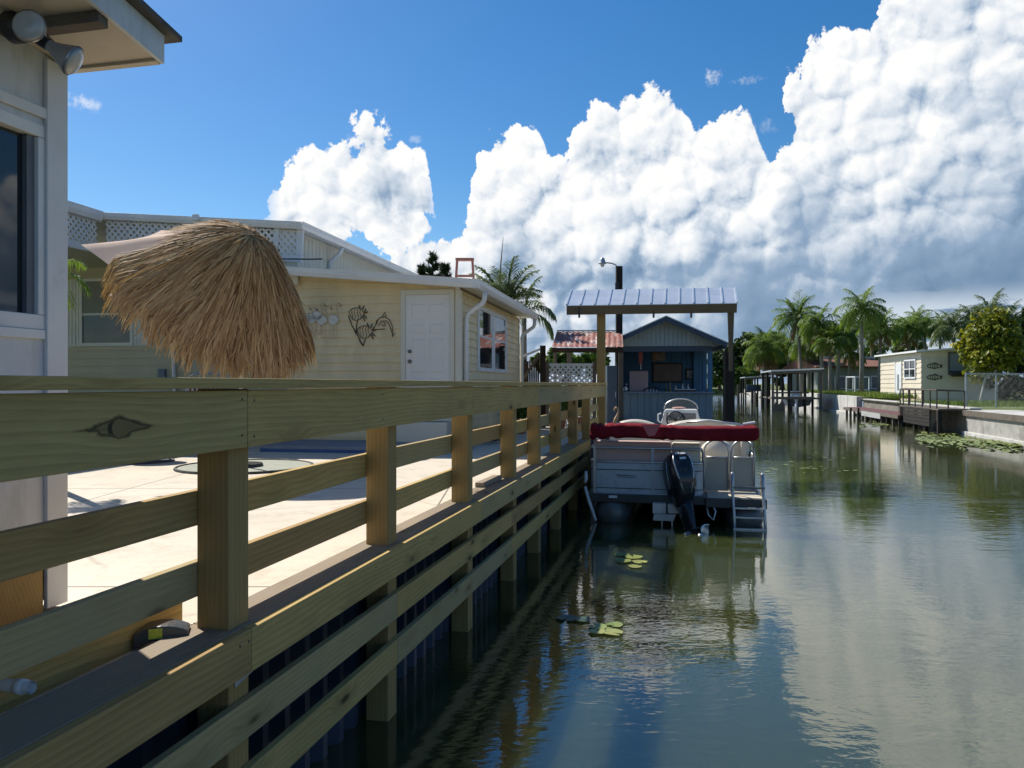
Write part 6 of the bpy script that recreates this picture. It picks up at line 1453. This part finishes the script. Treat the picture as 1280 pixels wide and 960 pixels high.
def palm(px, py, Y, base_z, fr_len, label, m='palm', nf=18, trunk_r=.13, droop=1.0, seed=0, lean=0.0, group=None, upright=.0, skirt=0, leaflets=26, name='palm_tree', bx=None, lw=.055, ll=.42):
    rnd = random.Random(seed + int(px)); c = P(px, py, Y); q0 = V((P(bx, 480, Y).x if bx else c.x + lean, Y, base_z))
    o = thing(name, q0, label, 'palm tree', group)
    b = MB(); pts = [q0 + V((0, 0, -.2)), q0.lerp(c, .33) + V((lean * -.1, 0, 0)), q0.lerp(c, .7), c + V((0, 0, -.15))]
    b.tube(pts, [trunk_r * 1.3, trunk_r, trunk_r * .9, trunk_r * .75], 10); b.build('trunk', M_['bark'], o, smooth=True)
    b = MB(); sh = []
    b2 = MB(); sh2 = []
    def frond(bm_, shl, az, el, L, dr, tone, stiff=1.0):
        dirh = V((math.cos(az), math.sin(az), 0)); pos = V(c); d = dirh * math.cos(el) + V((0, 0, math.sin(el))); prev = V(pos); n = 10; pp = [V(pos)]
        for k in range(n):
            d = (d + V((0, 0, -dr * (.05 + .022 * k)))).normalized(); pos = pos + d * (L / n); pp.append(V(pos))
        bm_n = len(bm_.f); bm_.tube(pp, [.028 * L / 2.2 * (1 - .8 * k / n) for k in range(n + 1)], 4, caps=False); shl += [.7] * (len(bm_.f) - bm_n)
        side0 = V((-math.sin(az), math.cos(az), 0))
        for k in range(leaflets):
            u = .10 + .9 * (k + .5) / leaflets; f_ = u * n; i0 = min(int(f_), n - 1); p = pp[i0].lerp(pp[i0 + 1], f_ - i0); t_ = (pp[i0 + 1] - pp[i0]).normalized()
            ln = L * ll * math.sin(math.pi * (.14 + .80 * u)) * rnd.uniform(.85, 1.15)
            for sg in (-1, 1):
                dd = (t_ * .55 + side0 * sg * .85 + V((0, 0, rnd.uniform(-.15, .35) - .2 * dr))).normalized()
                e1 = p + dd * ln * .55; e2 = p + dd * ln + V((0, 0, -ln * .30 * dr * rnd.uniform(.6, 1.5)))
                wv = dd.cross(V((0, 0, 1)) + side0 * rnd.uniform(-.6, .6)).normalized() * lw * L / 2.2
                i = len(bm_.v); bm_.v += [p - wv * .5, p + wv * .5, e1 + wv * .55, e1 - wv * .55, e2]; bm_.f += [(i, i + 1, i + 2, i + 3), (i + 3, i + 2, i + 4)]; q_ = min(1, max(0, tone + rnd.gauss(0, .15))); shl += [q_, q_]
    for k in range(nf):
        u = k / nf; az = k * 2.399 + rnd.uniform(-.2, .2); el = R(80 - 95 * u * (1 - upright)) + rnd.uniform(-.12, .12)
        frond(b, sh, az, el, fr_len * rnd.uniform(.85, 1.1), droop * (.8 + .5 * u), .25 + .5 * rnd.random())
    b.build('crown', M_[m], o, shades=sh)
    if skirt:
        for k in range(skirt): frond(b2, sh2, k * 2.399, R(-35) + rnd.uniform(-.5, .1), fr_len * rnd.uniform(.6, .9), 1.3, rnd.random())
        b2.build('dry_fronds', M_['palm_dry'], o, shades=sh2)
    return o
PG = 'palms lining the right bank'
palms = [
 (997, 398, 74, 3.0, 20, 'tall queen palm at the left end of the palm row across the canal', dict(bx=1003)),
 (1024, 408, 70, 2.7, 20, 'queen palm just right of the tall left end palm', dict(bx=1030)),
 (1077, 388, 60, 2.5, 20, 'tallest nearest queen palm on the lawn by the white screen frame', dict(bx=1077)),
 (1050, 418, 72, 2.6, 20, 'green palm left of the tallest lawn palm', dict(bx=1046)),
 (1008, 432, 78, 2.6, 18, 'shorter bushy palm above the flat tin boat shelter', dict(bx=1012)),
 (1037, 428, 68, 2.2, 18, 'slender palm between the boat shelter and the brown roofed house', dict(bx=1038)),
 (1101, 412, 66, 2.2, 18, 'dark palm just left of the cream cottage roof', dict(bx=1099)),
 (1120, 417, 78, 2.2, 18, 'palm over the left end of the cream cottage roof', dict(bx=1121)),
 (1136, 412, 74, 2.3, 20, 'bright green palm over the middle of the cream cottage roof', dict(bx=1136)),
 (1156, 408, 80, 2.2, 18, 'narrow palm over the near corner of the cream cottage', dict(bx=1157)),
 (1192, 411, 66, 2.6, 18, 'blue green palm with bare trunk right of the cream cottage roof', dict(bx=1194, m='palm_grey')),
 (1215, 402, 70, 2.6, 18, 'feathery palm rising behind the left of the yellow green tree', dict(m='palm_grey')),
 (1240, 398, 76, 3.0, 20, 'wide feathery palm rising behind the yellow green tree', dict(m='palm_grey')),
 (1262, 402, 82, 2.8, 18, 'palm rising behind the dark tree at the right edge', dict(m='palm_grey')),
 (1062, 440, 74, 2.0, 18, 'low palm in front of the brown roofed house', dict(bx=1062)),
 (1016, 420, 84, 2.4, 18, 'palm half hidden behind the left queen palms', {}),
 (1064, 412, 82, 2.3, 18, 'palm just left of and behind the tallest lawn palm', {}),
 (1090, 404, 84, 2.3, 18, 'palm showing right of the tallest lawn palm crown', {}),
 (1146, 402, 92, 2.4, 18, 'distant palm over the cream cottage roof, highest of those behind it', {}),
 (1175, 408, 88, 2.4, 18, 'distant palm above the shaded end of the cream cottage', {}),
 (985, 436, 86, 2.6, 18, 'low palm beside the dense trees at the bend of the canal', dict(bx=986)),
]
for k, (px, py, Y, L, nf, lb, kw) in enumerate(palms):
    vr = random.Random(k + 40); palm(px, py, Y, 1.0, L * vr.uniform(.78, 1.0), lb, nf=nf + vr.randint(4, 14), seed=k * 13, group=PG, trunk_r=.155, droop=vr.uniform(.95, 1.6), skirt=vr.choice((0, 3, 5)), **kw)
palm(957, 436, 84, .9, 2.9, 'shaggy cabbage palm with brown hanging dead fronds by the dense trees', nf=26, seed=77, skirt=16, trunk_r=.32, droop=1.1, group=PG)
for (px, py, Y, rx, ry, lb) in ((912, 452, 118, 26, 30, 'dense dark tree furthest left beyond the lift piling'), (935, 444, 112, 26, 30, 'round dark tree behind the left of the far boat shelters'), (958, 440, 118, 24, 28, 'tall dark tree behind the shaggy cabbage palm'), (978, 450, 108, 20, 26, 'dark tree filling the gap left of the palm row'), (900, 470, 140, 16, 14, 'low distant tree at the far end of the canal'), (925, 472, 100, 18, 16, 'low bushy tree at the water beyond the lift piling')):
    tree(px, py, Y, rx, ry, .9, lb, M_['leaf_dark'] if py < 465 else M_['leaf_mid'], 90, 46, .55, group='dense trees at the bend of the canal', tr=.35)
for (px, py, Y, rx, ry, lb) in ((1030, 452, 104, 30, 22, 'broad green tree filling in behind the queen palms'), (1090, 450, 98, 24, 20, 'green tree behind the palms left of the cream cottage'), (1140, 444, 100, 26, 18, 'green tree behind the palms over the cream cottage roof'), (1010, 468, 96, 20, 14, 'rounded shrub mass behind the flat tin boat shelter'), (1108, 462, 88, 16, 16, 'shrubby tree between the brown roofed house and the cream cottage'), (1175, 455, 95, 22, 14, 'low tree behind the cream cottage roof'), (1045, 462, 100, 22, 14, 'dark bush behind the brown roofed house')):
    tree(px, py, Y, rx, ry, .9, lb, M_['leaf_mid'], 50, 34, .45, group='shrubs behind the palms', tr=.2)
o = tree(1238, 432, 42, 45, 41, 1.0, 'bright yellow green tree with a thin pale trunk behind the chain link fence', M_['leaf_yellow'], 190, 46, .20, trunk_px=1225, bark=M_['concrete_pale'], tr=.075)
tree(1283, 430, 46, 34, 44, .9, 'dark green tree at the right edge beside the yellow green tree', M_['leaf_dark'], 120, 44, .26, tr=.16)
tree(1330, 425, 50, 34, 50, .9, 'dark green tree beyond the right edge', M_['leaf_dark'], 60, 40, .3, tr=.16)
hd_ = thing('hedge', (P(1250, 480, 43.5).x, 43.5, .95), 'dark hedge behind the chain link fence under the yellow green tree', 'hedge')
b = MB(); sh = []; rnd = random.Random(4)
for k in range(60): leaf_cloud(b, sh, rnd, (P(1243 + 110 * rnd.random(), 480, 43.5).x, 44.2 + rnd.random(), .95 + 1.3 * rnd.random()), (.45, .45, .35), 40, .18)
b.build('foliage', M_['leaf_dark'], hd_, shades=sh)
# left: behind the cream house
palm(632, 384, 23.5, 1.0, 1.55, 'blue green palm rising behind the corner of the cream house roof', m='palm_grey', nf=17, seed=3, trunk_r=.13, droop=.75, upright=.62, leaflets=34, lw=.05, ll=.34, name='palm_tree')
pl_ = palm(655, 392, 24.5, 1.0, 1.5, 'small palm with arching fronds at the end of the cream house eave', m='palm_grey', nf=9, seed=31, trunk_r=.10, droop=1.5, upright=.25, leaflets=30, lw=.05, ll=.34, name='palm_tree')
b = MB(); b.tube([P(624, 372, 23.4), P(626, 330, 23.4), P(629, 296, 23.4)], [.03, .02, .006], 6); tag(b.build('palm_spear', M_['palm_dry'], bpy.data.objects['palm_tree.%03d' % 17] if 'palm_tree.017' in bpy.data.objects else pl_))
def conifer(px, py_top, py_base, Y, rpx, label):
    q0 = P(px, 480, Y); q0.z = 1.0; ztop_, zb = P(px, py_top, Y).z, P(px, py_base, Y).z; r = rpx / F * Y; rnd = random.Random(int(px))
    o = thing('conifer', q0, label, 'tree', 'dark conifers behind the cream house'); b = MB(); b.tube([q0, V((q0.x, Y, ztop_))], [.14, .02], 8); b.build('trunk', M_['bark_dark'], o)
    b = MB(); sh = []
    for k in range(40):
        u = rnd.random() ** .8; z = ztop_ - (ztop_ - zb) * u * 1.3; rr = r * (.25 + .85 * u) * rnd.uniform(.7, 1.1); a = rnd.uniform(0, 6.28); e = V((q0.x + rr * math.cos(a), Y + rr * math.sin(a), z + rr * .25)); s_ = V((q0.x, Y, z))
        for q in range(26):
            v = rnd.uniform(.25, 1); p = s_.lerp(e, v); d = ((e - s_).normalized() * .5 + V((rnd.gauss(0, .5), rnd.gauss(0, .5), rnd.gauss(.35, .4)))).normalized(); wv = d.orthogonal().normalized() * .03; i = len(b.v); b.v += [p - wv, p + wv, p + d * rnd.uniform(.14, .26)]; b.f.append((i, i + 1, i + 2)); sh.append(rnd.random())
    b.build('crown', M_['needle'], o, shades=sh)
conifer(541, 316, 352, 27, 12, 'dark conifer with a broken top behind the cream house roof'); conifer(556, 331, 352, 27.5, 8, 'shorter dark conifer beside the taller one behind the cream house roof')
conifer(528, 330, 352, 28, 7, 'low dark conifer left of the taller one behind the cream house roof')
for (px, py, Y, rx, ry, lb) in ((705, 452, 34, 26, 18, 'bright green shrub seen under the rusty lean-to roof'), (742, 452, 36, 24, 17, 'green shrub seen right of the lean-to post'), (680, 455, 40, 16, 12, 'green shrub beyond the brown gate')):
    tree(px, py, Y, rx, ry, .95, lb, M_['leaf_mid'], 50, 36, .20, group='shrubs behind the lean-to', tr=.08, name='shrub')
# palm fronds showing past the cottage corner
palm(58, 345, 7.6, 1.0, .46, 'yellow green potted palm showing past the white cottage corner', m='palm', nf=14, seed=9, trunk_r=.05, droop=1.5, leaflets=22, lw=.060, ll=.34, bx=60)
# ---------------------------------------------------------------- grass and water lilies
def grass(name, fn, n, h, wv, seed):
    rnd = random.Random(seed); b = MB(); sh = []
    for _ in range(n):
        p = V(fn(rnd)); a = rnd.uniform(0, 6.28); hh = h * rnd.uniform(.5, 1.3); s_ = V((math.cos(a), math.sin(a), 0)) * wv; tip = p + V((rnd.gauss(0, .3) * hh, rnd.gauss(0, .3) * hh, hh)); i = len(b.v); b.v += [p - s_, p + s_, tip]; b.f.append((i, i + 1, i + 2)); sh.append(rnd.random())
    return tag(b.build(name, M_['grass'], shades=sh), 'rough green grass along the top of the far bank', 'grass', kind='stuff')
grass('grass', lambda r: C(tE - 4 + 34 * r.random() ** 1.2, -11.0 - 3.5 * r.random(), ZR + (.22 if True else 0)), 5200, .28, .030, 2)
grass('grass', lambda r: (P(1205, 480, 35).x + 9 * r.random(), 35.5 + 6 * r.random(), ZR), 3600, .22, .025, 3)
b = MB(); b.hexa([C(tE, -10.8, .9), C(tE, -18, .9), C(TE, -18, .9), C(TE, -10.8, .9)], [C(tE, -10.8, 1.16), C(tE, -18, 1.16), C(TE, -18, 1.16), C(TE, -10.8, 1.16)]); tag(b.build('lawn', M_['lawn']), kind='structure')
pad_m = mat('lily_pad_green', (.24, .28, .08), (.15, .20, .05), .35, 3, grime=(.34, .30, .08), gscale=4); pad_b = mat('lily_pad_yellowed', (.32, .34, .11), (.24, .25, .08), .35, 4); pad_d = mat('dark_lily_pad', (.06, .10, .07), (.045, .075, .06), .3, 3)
def pad_mesh(b, c, r, rot, tilt=0.0, n=20):
    i = len(b.v); b.v.append(V(c)); 
    for k in range(n + 1):
        a = rot + .22 + (2 * math.pi - .44) * k / n; rr = r * (1 + .05 * math.sin(a * 5 + c[0] * 9)); b.v.append(V((c[0] + math.cos(a) * rr, c[1] + math.sin(a) * rr, c[2] + tilt * math.sin(a * 2 + c[1]) * .02 + .006)))
    for k in range(n): b.f.append((i, i + 1 + k, i + 2 + k))
def zpl(px, py): Y = EYE * F / (py - 480); q = P(px, py, Y); q.z = .006; return q
near = [(778, 694, 9, pad_m, 'round green lily pad at the back of the farther near cluster'), (792, 697, 11, pad_m, 'wide green lily pad in the middle of the farther near cluster'), (779, 702, 10, pad_m, 'green lily pad on the left of the farther near cluster'), (800, 703, 9, pad_b, 'pale yellowed lily pad on the right of the farther near cluster'), (794, 709, 8, pad_b, 'small brownish lily pad at the front of the farther near cluster'),
        (747, 785, 11, pad_m, 'green lily pad on the left of the nearest cluster'), (768, 782, 10, pad_m, 'green lily pad at the back right of the nearest cluster'), (766, 792, 12, pad_b, 'yellowish lily pad at the front right of the nearest cluster'), (746, 791, 10, pad_b, 'yellowish lily pad at the front left of the nearest cluster'), (757, 788, 8, pad_m, 'small green lily pad at the centre of the nearest cluster'),
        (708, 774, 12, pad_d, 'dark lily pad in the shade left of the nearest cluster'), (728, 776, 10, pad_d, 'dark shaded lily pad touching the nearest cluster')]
for k, (px, py, r, m, lb) in enumerate(near):
    c_ = zpl(px, py); b = MB(); pad_mesh(b, (c_.x, c_.y, c_.z + .002 * (k % 3)), r / F * c_.y * 1.05, k * 1.7, .15); tag(b.build('lily_pad', m, solid=.003), lb, 'lily pad', 'lily pads floating near the pontoon boat')
rnd = random.Random(12); b = MB()
for k in range(330):
    u = rnd.random(); px = 1148 + 128 * u; yc = 545 + 10 * u + 4; c_ = zpl(px, yc + rnd.gauss(0, 3.6) - 1); pad_mesh(b, (c_.x, c_.y, .004 + .003 * (k % 7)), rnd.uniform(.07, .17), rnd.uniform(0, 6.28), 1.1, 9)
for k in range(60):
    c_ = zpl(rnd.uniform(1075, 1150), rnd.gauss(530, 2)); pad_mesh(b, (c_.x, c_.y, .004), rnd.uniform(.08, .2), rnd.uniform(0, 6.28), 1, 9)
for k in range(40):
    c_ = zpl(rnd.gauss(1000, 35), 578 + rnd.gauss(0, 10)); pad_mesh(b, (c_.x, c_.y, .003), rnd.uniform(.03, .07), rnd.uniform(0, 6.28), 0, 7)
tag(b.build('lily_pads', pad_m), 'mat of small lily pads floating along the foot of the right seawall', 'water plants', kind='stuff')
